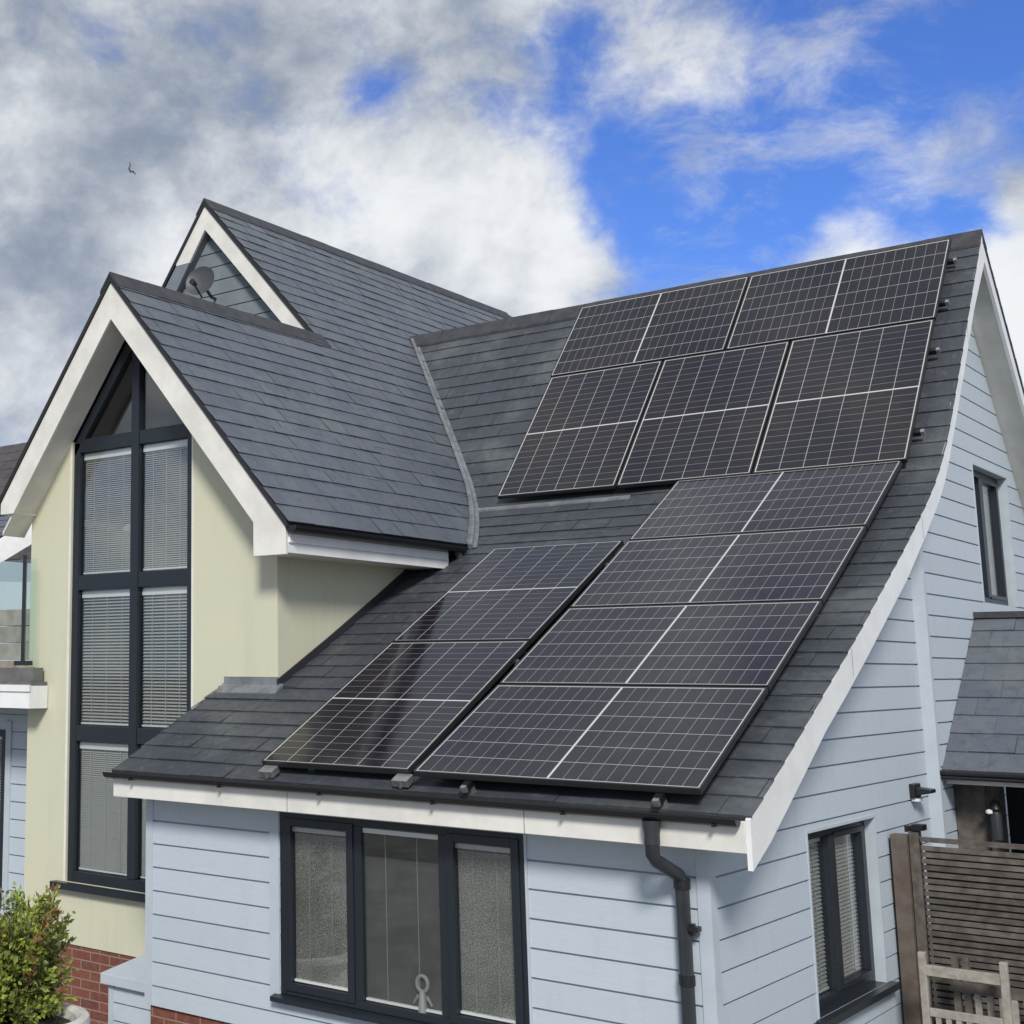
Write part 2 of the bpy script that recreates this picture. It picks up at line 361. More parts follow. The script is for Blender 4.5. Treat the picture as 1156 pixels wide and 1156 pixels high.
def clip(poly, a, b, c):                             # keep a*u+b*v<=c
    out = []
    for i, p in enumerate(poly):
        q = poly[(i + 1) % len(poly)]; fp, fq = a * p[0] + b * p[1] - c, a * q[0] + b * q[1] - c
        if fp <= 1e-9: out.append(p)
        if (fp < -1e-9 and fq > 1e-9) or (fp > 1e-9 and fq < -1e-9):
            t = fp / (fp - fq); out.append((p[0] + (q[0] - p[0]) * t, p[1] + (q[1] - p[1]) * t))
    return out
def cliprect(poly, u0, u1, v0, v1):
    for c in ((-1, 0, -u0), (1, 0, u1), (0, -1, -v0), (0, 1, v1)):
        poly = clip(poly, *c)
        if len(poly) < 3: return []
    return poly
def area(p): return abs(sum(p[i][0] * p[(i + 1) % len(p)][1] - p[(i + 1) % len(p)][0] * p[i][1] for i in range(len(p)))) / 2

def slates(mb, O, U, V, poly, gauge=0.185, width=0.30, lift=0.008, n=None, dark=0.0, v_start=None):
    """overlapping slates on the convex polygon poly (u,v) of the plane O,U,V: each slate is its own tilted leaf"""
    O, U, V = Vector(O), Vector(U).normalized(), Vector(V).normalized(); N = Vector(n) if n else U.cross(V).normalized()
    vs = [p[1] for p in poly]; us = [p[0] for p in poly]
    v = min(vs) if v_start is None else v_start; k = 0
    while v < max(vs) - 1e-4:
        off = (k % 2) * width / 2 + random.uniform(-.01, .01)
        u = math.floor((min(us) - off) / width) * width + off
        while u < max(us):
            c = cliprect(poly, u + 0.0009, u + width - 0.0009, v, v + gauge)
            if len(c) >= 3 and area(c) > 1e-5:
                l = lift + random.uniform(-.0015, .0035); tl = random.uniform(-.0025, .0025); t = random.gauss(1.0, 0.048)
                tint = (max(.6, t + random.uniform(-.03, .03)), max(.6, t), max(.6, t + random.uniform(-.02, .05)))
                H = lambda p: l * (1 - (p[1] - v) / gauge) + tl * (p[0] - u) / width + 0.004
                mb.poly([O + U * p[0] + V * p[1] + N * H(p) for p in c], tint)
                lo = [p for p in c if abs(p[1] - v) < 1e-6]
                if len(lo) >= 2:
                    a, b = min(lo), max(lo)
                    A = O + U * a[0] + V * (v); B = O + U * b[0] + V * (v)
                    mb.poly([A - V * .0015, B - V * .0015, B + N * H(b), A + N * H(a)], 0.6)
            u += width
        v += gauge; k += 1
    return mb

def boards(mb, O, U, V, polys, exp=0.16, gap=0.0115, t=0.013, phase=0.0):
    """horizontal planks with a recessed shadow gap on convex polygons in (u,v)"""
    O, U, V = Vector(O), Vector(U).normalized(), Vector(V).normalized(); N = U.cross(V).normalized()
    tints = {}
    for poly in polys:
        vs = [p[1] for p in poly]; k0 = math.floor((min(vs) - phase) / exp); k1 = math.ceil((max(vs) - phase) / exp)
        for k in range(k0, k1):
            a = phase + k * exp
            if k not in tints: tints[k] = random.gauss(1, 0.018)
            tt = tints[k]
            P = lambda p, h: O + U * p[0] + V * p[1] + N * h
            c = cliprect(poly, -99, 99, a + gap, a + exp)
            if len(c) >= 3 and area(c) > 1e-6:
                mb.poly([P(p, t + .002 * (a + exp - p[1]) / exp) for p in c], tt)
                lo = sorted(p for p in c if abs(p[1] - a - gap) < 1e-6); hi = sorted(p for p in c if abs(p[1] - a - exp) < 1e-6)
                if len(lo) >= 2: mb.poly([P(lo[0], -.004), P(lo[-1], -.004), P(lo[-1], t + .002), P(lo[0], t + .002)], tt)
                if len(hi) >= 2: mb.poly([P(hi[0], t), P(hi[-1], t), P(hi[-1], -.004), P(hi[0], -.004)], tt)
            c = cliprect(poly, -99, 99, a, a + gap)
            if len(c) >= 3 and area(c) > 1e-7: mb.poly([P(p, -.003) for p in c], 0.8 * tt)  # groove strips tinted darker: shade of the recess put into the colour
    return mb
def minus(poly, holes):
    out = [poly]
    for (u0, u1, v0, v1) in holes:
        nx = []
        for p in out:
            for c in (cliprect(p, -99, u0, -99, 99), cliprect(p, u1, 99, -99, 99), cliprect(p, u0, u1, -99, v0), cliprect(p, u0, u1, v1, 99)):
                if len(c) >= 3 and area(c) > 1e-5: nx.append(c)
        out = nx
    return out

# ------------------------------------------------------------------ ground
GZ = -2.40
g = MB(); g.poly([(-400, -400, GZ), (400, -400, GZ), (400, 400, GZ), (-400, 400, GZ)])
tag(obj('ground', g, 'grass'), kind='structure')

# ================================================================== THE HOUSE
XV, XW, XL = 1.97, 1.63, -2.40          # right verge, right gable wall, left end of the low front wall
YF = 0.25                               # low front wall
RY, RZ = 6.13, 4.38                     # ridge
YC, XC, XCL = 1.19, -1.97, -4.83        # cream wing front and its two sides
house = empty('detached_house', (-1.0, 3.5, GZ), 'pale blue boarded house with cream rendered gable wing and grey slate roofs', 'house')
prof = [(0.02, -0.13), (1.0, 0.355), (2.0, 0.862), (3.0, 1.395), (3.6, 1.735), (3.9, 1.925), (4.12, 2.09), (4.36, 2.305), (4.68, 2.66)]   # roof line in (y, z)
prof.append((RY, RZ - 0.02))
def roof_z(y):
    for (a, b), (c, d) in zip(prof, prof[1:]):
        if y <= c: return b + (d - b) * (y - a) / (c - a)
    return RZ - (y - RY) * 1.14

# --- main roof slates
KR, KL = 1.18, 1.30                     # wing roof slopes
AX, AZ, YB = -3.54, 3.92, 0.90          # wing apex and the plane of its bargeboards
WER, WZR = -1.66, 3.92 - 1.18 * 1.88    # right eave of wing
def wing_z(x): return AZ - KR * (x - AX)
def valley_x(y): return AX + (AZ - roof_z(y)) / KR
mb = MB(); gauge = 0.185
acc = 0.0
for i, ((y0, z0), (y1, z1)) in enumerate(zip(prof, prof[1:])):
    Ls = math.hypot(y1 - y0, z1 - z0); V = Vector((0, (y1 - y0) / Ls, (z1 - z0) / Ls))
    def lx(y):                          # left limit of the main roof at depth y
        if y < YC: return -2.56
        if y < 3.55: return XC + 0.0
        return valley_x(y) - 0.10
    yb = [y0] + [b for b in (YC, 3.55) if y0 < b < y1] + [y1]
    for a, b in zip(yb, yb[1:]):
        va, vb = (a - y0) / (y1 - y0) * Ls, (b - y0) / (y1 - y0) * Ls
        poly = [(lx(a + 1e-5), va), (XV, va), (XV, vb), (lx(b - 1e-5), vb)]
        k = math.floor((acc + va) / gauge) * gauge - acc
        slates(mb, (0, y0, z0), (1, 0, 0), V, poly, v_start=k, lift=0.009)
    acc += Ls
roof = obj('slate_roof', mb, 'slate_dark', house); roof['label'] = 'long slate catslide roof that the solar panels lie on'
sl = MB()
for (y0, z0), (y1, z1) in zip(prof, prof[1:]):
    for xa, xb in ([(-2.56, XV)] if y1 < 1.1 else [(XC, XV)] if y1 < 3.7 else [(-2.2, XV)] if y1 < 4.5 else [(-2.6, XV)] if y1 < 4.8 else [(-3.6, XV)]):
        n = Vector((0, -(z1 - z0), y1 - y0)).normalized() * 0.045
        sl.prism([(xa, y0, z0 - .001), (xa, y1, z1 - .001), (xa, y1, z1 - .05), (xa, y0, z0 - .05)], (xb - xa - .031, 0, 0))
sl.prism([(-3.6, RY, RZ - .02), (-3.6, 9.6, RZ - .02 - 3.47 * 1.14), (-3.6, 9.6, RZ - .09 - 3.47 * 1.14), (-3.6, RY, RZ - .09)], (XV + 3.6, 0, 0))
obj('roof_deck', sl, 'slab', house)
bk = MB(); Lb = math.hypot(3.47, 3.47 * 1.14); slates(bk, (0, RY, RZ - .015), (-1, 0, 0), (0, 3.47 / Lb, -3.47 * 1.14 / Lb), [(-XV, 0), (6, 0), (6, Lb), (-XV, Lb)], n=(0, 0.752, 0.66))
# back slates lapped the other way are never seen from the garden
obj('slate_roof', bk, 'slate_dark', roof)
rd = MB()                               # angled ridge tiles
x = XV
while x > -3.95:
    x0 = max(x - 0.453, -3.95); h = random.uniform(-.002, .003)
    rd.prism([(x0, RY - .125, RZ - .125 + h), (x0, RY, RZ + .03 + h), (x0, RY + .125, RZ - .115 + h), (x0, RY + .125, RZ - .14), (x0, RY, RZ - .0), (x0, RY - .125, RZ - .15)], (x - x0, 0, 0))
    x -= 0.455
obj('ridge_tiles', rd, 'ridge', roof)
# flashing line where the steep roof meets the shallow roof, and dark verge trims
fl = MB(); fl.prism([(valley_x(4.1) + .06, 4.03, roof_z(4.03) + .024), (valley_x(4.1) + .06, 4.06, roof_z(4.06) + .026), (valley_x(4.1) + .06, 4.06, roof_z(4.06)), (valley_x(4.1) + .06, 4.03, roof_z(4.03))], (1.5, 0, 0))
obj('flashing', fl, 'lead', roof)
# lead valley
val = MB(); pts = []
for y in (3.40, 3.55, 3.7, 3.85, 4.08, 4.25, 4.40, 4.8, 5.2, 5.6, 6.0, 6.1): pts.append((valley_x(y), y, roof_z(y) + .018))
for (a, b) in zip(pts, pts[1:]):
    A, B = Vector(a), Vector(b); hw = 0.062
    wl = lambda P, h: Vector((P.x - h, P.y, P.z + KR * h + .014))
    wr = lambda P, h: Vector((P.x + h, P.y, P.z + .004))
    val.poly([wl(A, hw * .7), A, B, wl(B, hw * .7)]); val.poly([A, wr(A, hw), wr(B, hw), B])
vt = MB(); vt.tube([(p[0] + .0, p[1] - .01, p[2] + .012) for p in pts], 0.022, 8)
obj('valley_lead', val, 'lead', roof); obj('valley_roll', vt, 'lead', roof, smooth=True)

# --- bargeboard on the right gable (follows the roof line, deeper at its foot)
bb = MB(); ys = [0.0, .25, .5, .8, 1.2, 1.6, 2.0, 2.5, 3.0, 3.6, 4.0, 4.2, 4.40, 5.0, 5.6, RY]
dep = lambda y: 0.245 if y < .3 else 0.245 - (y - .3) / 1.0 * 0.06 if y < 1.3 else (0.20 if y < 3.6 else 0.17 if y < 4.3 else 0.15)
for a, b in zip(ys, ys[1:]):
    A = lambda y, o: (XV - .03, y, roof_z(max(y, .02)) - .006 - o)
    pl = [A(a, 0), A(b, 0), A(b, dep(b)), A(a, dep(a))]
    if b >= RY: pl = [A(a, 0), A(RY, 0), A(RY, .24), A(a, .15)]
    bb.prism(pl, (.026, 0, 0))
zt = RZ - .02 - .052
bb.prism([(XV - .03, RY, zt), (XV - .03, 9.6, zt - 3.47 * 1.14), (XV - .03, 9.6, zt - 3.47 * 1.14 - .17), (XV - .03, RY, zt - .19)], (.026, 0, 0))
obj('bargeboard', bb, 'white_bright', house)
so = MB()                               # sloping soffit under the verge
for a, b in zip(ys, ys[1:]):
    z = lambda y: roof_z(max(y, .02)) - .12
    so.prism([(XW - .02, a, z(a)), (XV - .03, a, z(a)), (XV - .03, b, z(b)), (XW - .02, b, z(b))], (0, 0, .02))
so.prism([(XW - .02, RY, zt - .1), (XV - .03, RY, zt - .1), (XV - .03, 9.6, zt - .1 - 3.47 * 1.14), (XW - .02, 9.6, zt - .1 - 3.47 * 1.14)], (0, 0, .02))
obj('soffit', so, 'white', house)
jn = MB()                               # butt joints of the verge board
for y in (1.75, 3.5, 5.3):
    z = roof_z(y) - .006; jn.prism([(XV - .0035, y, z), (XV - .0035, y + .004, z), (XV - .0035, y + .004, z - .16), (XV - .0035, y, z - .16)], (.0006, 0, 0))
obj('joint', jn, 'lead', house)
# --- front fascia, soffit, gutter
fa = MB(); fa.box((-2.50, -.005, -.30), (XV - .031, .02, -.145)); fa.box((-2.52, -.005, -.30), (-2.501, .30, -.17))
fa.box((-2.50, .02, -.30), (XV - .031, YF + .02, -.285))
obj('fascia', fa, 'white', house, bevel=.003)
fj = MB()
for x in (-.95, .72): fj.box((x, -.0065, -.298), (x + .004, -.0052, -.15))
obj('joint', fj, 'lead', house)
gu = MB(); n = 8                        # half round gutter with thickness
for (x0, x1) in ((-2.555, XV - .05),):
    sec = []
    for k in range(n + 1):
        a = PI + PI * k / n; sec.append((-.042 + .036 * math.cos(a), -.136 + .036 * math.sin(a)))
    for k in range(n, -1, -1):
        a = PI + PI * k / n; sec.append((-.042 + .032 * math.cos(a), -.136 + .032 * math.sin(a)))
    for (p, q) in zip(sec[:n + 1], sec[1:n + 1]): gu.poly([(x0, *p), (x1, *p), (x1, *q), (x0, *q)])
    ii = sec[n + 1:]
    for (p, q) in zip(ii, ii[1:]): gu.poly([(x0, *p), (x1, *p), (x1, *q), (x0, *q)])
    gu.box((x0, -.082, -.138), (x1, -.0745, -.130))
    for xx in (x0 + .002, x1 - .002):
        gu.prism([(xx, p, q) for p, q in sec[:n + 1]], (.003, 0, 0))
xb = -2.3
while xb < 1.9: gu.box((xb, -.079, -.176), (xb + .012, -.006, -.160)); xb += 0.82
obj('gutter', gu, 'black', house)
dp = MB()
px, py = 1.475, -.048
dp.lathe((px, py, -.29), [(0.0, 0), (.040, 0), (.040, .05), (.046, .09), (.046, .12)], 16)
dp.tube([(px, py, -.19), (px, py, -.345), (px + .005, py + .03, -.375), (px + .04, py + .20, -.455), (px + .045, py + .235, -.49), (px + .045, py + .235, GZ + .02)], .036, 14)
pipe = obj('downpipe', dp, 'pipe', house, smooth=True)
cb = MB()
for z in (-.50, -.98, -1.7): cb.lathe((px + .045, py + .235, z - .03), [(.036, 0), (.042, 0), (.042, .05), (.036, .05)], 16)
cb.box((px + .08, py + .20, -.735), (px + .13, py + .25, -.71)); cb.box((px + .08, py + .22, -.76), (px + .10, py + .25, -.70))
obj('pipe_clip', cb, 'black', pipe)

# --- low front wall of boards with brick plinth
PH = -1.60; BT = -1.725
hole = (-1.20, 0.58, -1.50, -0.335)
fw = MB(); boards(fw, (0, YF, 0), (1, 0, 0), (0, 0, 1), minus([(XL, BT), (XW, BT), (XW, -.28), (XL, -.28)], [hole]), phase=PH)
for (a, b, c, d) in ((XL, -1.2, BT, -.28), (.58, XW - .012, BT, -.28), (-1.2, .58, BT, -1.5)): fw.box((a, YF + .004, c), (b, YF + .12, d))
obj('front_wall', fw, 'board', house)
lw = MB(); boards(lw, (XL, 0, 0), (0, -1, 0), (0, 0, 1), [[(-YC, BT), (-YF, BT), (-YF, -.13), (-YC, .1)]], phase=PH)
obj('left_return_wall', lw, 'board', house)
tr = MB()
tr.box((XL - .022, YF - .020, BT + .002), (XL + .045, YF + .01, -.30)); tr.box((XL - .022, YF + .0105, BT + .002), (XL - .001, YF + .07, -.2))
tr.box((XW - .05, YF - .0215, GZ + .3), (XW + .0215, YF - .001, -.30)); tr.box((XW + .001, YF - .001, GZ + .3), (XW + .0215, YF + .06, -.30))
tr.box((-1.285, YF - .024, -1.50), (-1.205, YF + .01, -.30)); tr.box((.585, YF - .024, -1.55), (.60, YF + .01, -.30))
obj('corner_trim', tr, 'board_trim', house, bevel=.002)
pl = MB(); pl.box((XL + .012, YF + .008, GZ - .1), (XW - .01, YF + .13, BT - .002)); pl.box((XL + .012, YF + .131, GZ - .1), (XL + .12, YC - .004, BT - .002))
obj('brick_plinth', pl, 'brick', house)
# --- right gable wall
gw = MB()
gy = [YF, .6, 1.2, 1.8, 2.4, 3.0, 3.6, 4.08, 4.40, 4.44]
whole = (1.50, 2.98, -1.36, -0.36)
pls = []
und = .16
for a, b in zip(gy, gy[1:]):
    pls += minus([(a, GZ), (b, GZ), (b, roof_z(b) - und), (a, roof_z(a) - und)], [(1.73, 3.02, -1.42, -.37)])
boards(gw, (XW, 0, 0), (0, 1, 0), (0, 0, 1), pls, phase=PH)
obj('gable_wall', gw, 'board', house)
XR = XW + .08                          # the taller part of the gable stands slightly proud
gw2 = MB(); pls = []
top2 = RZ - .15
for a, b in ((4.38, 4.68), (4.68, RY), (RY, 9.2)):
    pls += minus([(a, GZ), (b, GZ), (b, roof_z(b) - und), (a, roof_z(a) - und)], [(6.15, 7.36, 1.18, 2.36)])
boards(gw2, (XR, 0, 0), (0, 1, 0), (0, 0, 1), pls, phase=PH + .05)
obj('upper_gable_wall', gw2, 'board', house)
t2 = MB(); t2.box((XW + .005, 4.34, GZ), (XR + .018, 4.40, roof_z(4.35) - .14))
obj('corner_trim', t2, 'board_trim', house, bevel=.002)

# --- windows ------------------------------------------------------
def blind(parent, O, U, V, N, u0, u1, v0, v1, pitch=0.024, tilt=0.35, depth=0.05, cords=2, full=True, head=0.03):
    b = MB(); O, U, V, N = map(Vector, (O, U, V, N)); v = v0 + .01
    if full:
        while v < v1 - head:
            dv = pitch * .42 * math.sin(tilt) / math.sin(.6); dn = pitch * .42
            j = random.uniform(-.0008, .0008)
            b.poly([O + U * u0 + V * (v - dv + j) + N * (-depth + dn), O + U * u1 + V * (v - dv) + N * (-depth + dn), O + U * u1 + V * (v + dv) + N * (-depth - dn), O + U * u0 + V * (v + dv + j) + N * (-depth - dn)])
            v += pitch
    for k in range(cords):
        uc = u0 + (u1 - u0) * (k + .7) / (cords + .4)
        b.obox(O, U, V, N, (uc - .0028, v0, -depth + .013), (uc + .0028, v1 - head, -depth + .015))
    bo = obj('blind', b, 'blind' if full else 'cord', parent)
    h = MB(); h.obox(O, U, V, N, (u0 - .005, v1 - head, -depth - .015), (u1 + .005, v1 - .002, -depth + .02)); h.obox(O, U, V, N, (u0, v0 - .002, -depth - .012), (u1, v0 + .012, -depth + .016))
    obj('blind_rail', h, 'rail_white', parent)
    return bo
def bar(mb, O, U, V, N, a, b): mb.obox(O, U, V, N, a, b)

# front three-light window (u = x, v = z, n towards the garden)
O, U, V, N = (0, YF, 0), (1, 0, 0), (0, 0, 1), (0, -1, 0)
f = MB(); X0, X1, Z0, Z1 = -1.20, .585, -1.47, -.335
f.obox(O, U, V, N, (X0, Z0, -.05), (X0 + .055, Z1, .018)); f.obox(O, U, V, N, (X1 - .045, Z0, -.05), (X1, Z1, .018))
f.obox(O, U, V, N, (X0 + .055, Z1 - .045, -.05), (X1 - .045, Z1, .018)); f.obox(O, U, V, N, (X0 + .055, Z0, -.05), (X1 - .045, Z0 + .05, .018))
for xm in (-.585, .045): f.obox(O, U, V, N, (xm - .035, Z0 + .05, -.05), (xm + .035, Z1 - .045, .018))
def casement(u0, u1, v0, v1, wdt=.05, n=.030):
    f.obox(O, U, V, N, (u0, v0, -.03), (u0 + wdt, v1, n)); f.obox(O, U, V, N, (u1 - wdt, v0, -.03), (u1, v1, n))
    f.obox(O, U, V, N, (u0 + wdt, v0, -.03), (u1 - wdt, v0 + wdt, n)); f.obox(O, U, V, N, (u0 + wdt, v1 - wdt, -.03), (u1 - wdt, v1, n))
casement(X0 + .045, -.61, Z0 + .03, Z1 - .03); casement(.07, X1 - .035, Z0 + .03, Z1 - .03)
win = obj('window', f, 'frame', house, bevel=.003); win['label'] = 'three-light anthracite window under the front fascia'
s_ = MB(); s_.prism([(-1.245, YF + .0, -1.47), (-1.245, YF - .075, -1.485), (-1.245, YF - .075, -1.515), (-1.245, YF, -1.515)], (1.87, 0, 0)); obj('sill', s_, 'frame', win)
panes = [(X0 + .095, -.66, Z0 + .08, Z1 - .08), (-.55, .01, Z0 + .05, Z1 - .045), (.12, X1 - .085, Z0 + .08, Z1 - .08)]
for i, (a, b, c, d) in enumerate(panes):
    p = MB(); p.obox(O, U, V, N, (a - .004, c - .004, -.004), (b + .004, d + .004, .004)); obj('pane', p, 'glass', win)
    q = MB(); q.obox(O, U, V, N, (a, c + .01, -.030), (b, d - .05 if i != 1 else d - .18, -.026)); obj('privacy_film' if i != 1 else 'dark_pane_sheet', q, 'obscure' if i != 1 else 'pane_dark', win)  # middle pane: added dark sheet in place of the room's darkness
    blind(win, O, U, V, N, a + .005, b - .005, c + .01, d - .005, full=False, depth=.016 if i != 1 else .02)
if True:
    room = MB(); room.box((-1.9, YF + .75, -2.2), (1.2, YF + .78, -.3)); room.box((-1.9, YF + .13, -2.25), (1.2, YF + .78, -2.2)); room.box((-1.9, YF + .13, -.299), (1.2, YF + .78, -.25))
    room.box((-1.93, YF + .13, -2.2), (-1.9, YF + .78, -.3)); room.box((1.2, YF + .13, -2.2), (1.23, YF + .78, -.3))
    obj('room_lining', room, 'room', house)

# right gable ground-floor window: recessed two lights (u = y, v = z, n = +x)
def side_window(Xw, y0, y1, z0, z1, rec, label, mull, sill=True):
    O, U, V, N = (Xw, 0, 0), (0, 1, 0), (0, 0, 1), (1, 0, 0)
    f = MB(); w_ = .06
    f.obox(O, U, V, N, (y0, z0, -rec - .06), (y0 + w_, z1, -rec)); f.obox(O, U, V, N, (y1 - w_, z0, -rec - .06), (y1, z1, -rec))
    f.obox(O, U, V, N, (y0 + w_, z1 - w_, -rec - .06), (y1 - w_, z1, -rec)); f.obox(O, U, V, N, (y0 + w_, z0, -rec - .06), (y1 - w_, z0 + w_, -rec))
    f.obox(O, U, V, N, (mull - .055, z0 + w_, -rec - .06), (mull + .055, z1 - w_, -rec + .012))
    f.obox(O, U, V, N, (mull + .055, z0 + .05, -rec - .05), (y1 - .05, z0 + .085, -rec + .010)); f.obox(O, U, V, N, (mull + .055, z1 - .085, -rec - .05), (y1 - .05, z1 - .05, -rec + .010)); f.obox(O, U, V, N, (y1 - .105, z0 + .085, -rec - .05), (y1 - .05, z1 - .085, -rec + .010))
    wn = obj('window', f, 'frame', house, bevel=.003); wn['label'] = label
    r = MB()
    for a, b in (((y0 - .02, z0, -rec - .06), (y0 - .001, z1, .018)), ((y1 + .001, z0, -rec - .06), (y1 + .02, z1, .018)), ((y0 - .02, z1 + .001, -rec - .06), (y1 + .02, z1 + .02, .018))): r.obox(O, U, V, N, a, b)
    obj('reveal', r, 'board_trim', wn)
    if sill:
        s = MB(); s.obox(O, U, V, N, (y0 - .06, z0 - .045, -rec), (y1 + .09, z0 - .002, .07)); obj('sill', s, 'frame', wn)
    for a, b in ((y0 + w_, mull - .055), (mull + .055, y1 - w_)):
        p = MB(); p.obox(O, U, V, N, (a, z0 + w_, -rec - .035), (b, z1 - w_, -rec - .027)); obj('pane', p, 'glass', wn)
        blind(wn, Vector(O) - Vector((rec + .03, 0, 0)), U, V, N, a + .01, b - .01, z0 + w_ + .01, z1 - w_ - .005, depth=.03, tilt=1.0, cords=2)
    c = MB(); c.obox(O, U, V, N, (y0, z0, -rec - .42), (y1, z1, -rec - .40)); c.obox(O, U, V, N, (y0, z0 - .02, -rec - .42), (y1, z0 - .001, -rec - .06)); c.obox(O, U, V, N, (y0, z1 + .001, -rec - .42), (y1, z1 + .02, -rec - .06))
    c.obox(O, U, V, N, (y0 - .02, z0, -rec - .42), (y0 - .001, z1, -rec - .06)); c.obox(O, U, V, N, (y1 + .001, z0, -rec - .42), (y1 + .02, z1, -rec - .06))
    obj('room_lining', c, 'cream_in', wn)
side_window(XW, 1.73, 3.02, -1.42, -.37, .05, 'recessed two-light window in the right gable wall near the fence', 2.32)
side_window(XR, 6.15, 7.36, 1.18, 2.36, .06, 'small upper window high in the right gable above the porch roof', 6.67, sill=False)

# --- cream rendered wing
wallc = MB()
sz = lambda x: (AZ - .34 - KL * (AX - x)) if x < AX else (AZ - .34 - KR * (x - AX))
BX0, BX1 = -4.30, -2.86
BT2 = -1.69
th = (0, .14, 0)
wallc.prism([(XCL, YC, BT2), (BX0, YC, BT2), (BX0, YC, sz(BX0)), (XCL, YC, sz(XCL))], th)
wallc.prism([(BX1, YC, BT2), (XC - .001, YC, BT2), (XC - .001, YC, sz(XC)), (BX1, YC, sz(BX1))], th)
wallc.box((BX0, YC, BT2), (BX1, YC + .14, -1.19))
wallc.prism([(XC - .001, YC + .141, BT2), (XC - .001, 3.8, BT2), (XC - .001, 3.8, sz(XC)), (XC - .001, YC + .141, sz(XC))], (-.12, 0, 0))
wallc.prism([(XCL + .001, YC + .141, BT2), (XCL + .001, 6, BT2), (XCL + .001, 6, sz(XCL)), (XCL + .001, YC + .141, sz(XCL))], (.12, 0, 0))
obj('rendered_wall', wallc, 'render', house)
bp2 = MB(); bp2.box((XCL + .005, YC + .01, GZ - .1), (XC, YC + .15, BT2 - .002)); obj('brick_plinth', bp2, 'brick', house)
# big window
O, U, V, N = (0, YC, 0), (1, 0, 0), (0, 0, 1), (0, -1, 0)
f = MB(); D0, D1 = -.09, -.02
zl, zr = sz(BX0) - .012, sz(BX1) - .012; za = AZ - .36
f.obox(O, U, V, N, (BX0, -1.19, D0), (BX0 + .075, zl, D1)); f.prism([(BX1 - .07, YC - D1, -1.19), (BX1, YC - D1, -1.19), (BX1, YC - D1, zr), (BX1 - .07, YC - D1, zr)], (0, .07, 0))
f.prism([(BX0, YC - D1, zl - .13), (BX0, YC - D1, zl), (AX, YC - D1, za), (AX, YC - D1, za - .15)], (0, .07, 0))
f.prism([(AX, YC - D1, za - .15), (AX, YC - D1, za), (BX1, YC - D1, zr), (BX1, YC - D1, zr - .13)], (0, .07, 0))
f.obox(O, U, V, N, (BX0 + .075, -1.19, D0), (BX1 - .07, -1.10, D1 - .002))
MX = -3.535
f.obox(O, U, V, N, (MX - .045, -1.10, D0), (MX + .045, za - .15, D1 + .006))
for (z0, z1) in ((2.49, 2.61), (1.27, 1.40), (-.02, .11)):
    f.obox(O, U, V, N, (BX0 + .075, z0, D0), (MX - .045, z1, D1 - .002)); f.obox(O, U, V, N, (MX + .045, z0, D0), (BX1 - .07, z1, D1 - .002))
bw = obj('window', f, 'frame', house, bevel=.004); bw['label'] = 'tall anthracite gable window of eight lights with venetian blinds'
s_ = MB(); s_.box((BX0 - .12, YC - .07, -1.245), (BX1 + .1, YC + .10, -1.192)); obj('sill', s_, 'frame', bw)
wt = MB(); wt.box((BX0 - .025, YC - .004, -1.19), (BX0 - .001, YC + .06, zl)); wt.box((BX1 + .001, YC - .004, -1.19), (BX1 + .02, YC + .06, zr)); obj('bead', wt, 'white', bw)
for (a, b) in ((BX0 + .075, MX - .045), (MX + .045, BX1 - .07)):
    for i, (c, d) in enumerate(((-1.10, -.02), (.11, 1.27), (1.40, 2.49))):
        p = MB(); p.obox(O, U, V, N, (a, c, -.06), (b, d, -.052)); obj('pane', p, 'glass', bw)
        blind(bw, O, U, V, N, a + .015, b - .015, c + .015, d - .01, depth=.085, tilt=(.62, .45, .60)[i], cords=3, head=.055, pitch=(.017, .027, .018)[i])
p = MB(); p.prism([(BX0 + .05, YC + .055, 2.60), (MX - .04, YC + .055, 2.60), (MX - .04, YC + .055, za - .12)], (0, .006, 0)); obj('pane', p, 'glass', bw)
p = MB(); p.prism([(MX + .04, YC + .055, 2.60), (BX1 - .06, YC + .055, 2.60), (BX1 - .06, YC + .055, zr - .1), (MX + .04, YC + .055, za - .12)], (0, .006, 0)); obj('pane', p, 'glass', bw)
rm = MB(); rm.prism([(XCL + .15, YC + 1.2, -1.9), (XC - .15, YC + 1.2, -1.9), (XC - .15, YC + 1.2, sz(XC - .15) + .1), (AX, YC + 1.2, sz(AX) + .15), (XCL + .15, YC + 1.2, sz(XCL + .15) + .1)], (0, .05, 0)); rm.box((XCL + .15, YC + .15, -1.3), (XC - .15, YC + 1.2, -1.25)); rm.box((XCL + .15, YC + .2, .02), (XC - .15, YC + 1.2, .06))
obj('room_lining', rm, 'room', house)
# wing bargeboards, soffit, fascia
def zoR(x): return AZ - .055 - KR * (x - AX)
def zoL(x): return AZ - .055 - KL * (AX - x)
LE = -4.93
bd = .325
wb = MB()
wb.prism([(AX, YB, zoR(AX)), (WER, YB, zoR(WER)), (WER, YB, zoR(WER) - .215), (XC, YB, zoR(WER) - .215), (XC, YB, zoR(XC) - bd), (AX, YB, zoR(AX) - bd)][::-1], (0, .03, 0))
wb.prism([(AX, YB, zoL(AX)), (AX, YB, zoL(AX) - bd), (-4.755, YB, 1.96), (LE, YB, 1.96), (LE, YB, zoL(LE))], (0, .03, 0))
wb.box((LE, YB + .03, 1.96), (XCL + .06, YC, zoL(LE) - .005))
wbo = obj('bargeboard', wb, 'white', house, bevel=.003); wbo['label'] = 'white bargeboards of the cream wing'
ws = MB()
ws.prism([(AX, YB + .03, sz(AX) + .03), (XC, YB + .03, sz(XC) + .03), (XC, YB + .03, sz(XC)), (AX, YB + .03, sz(AX))], (0, YC - YB - .03, 0))
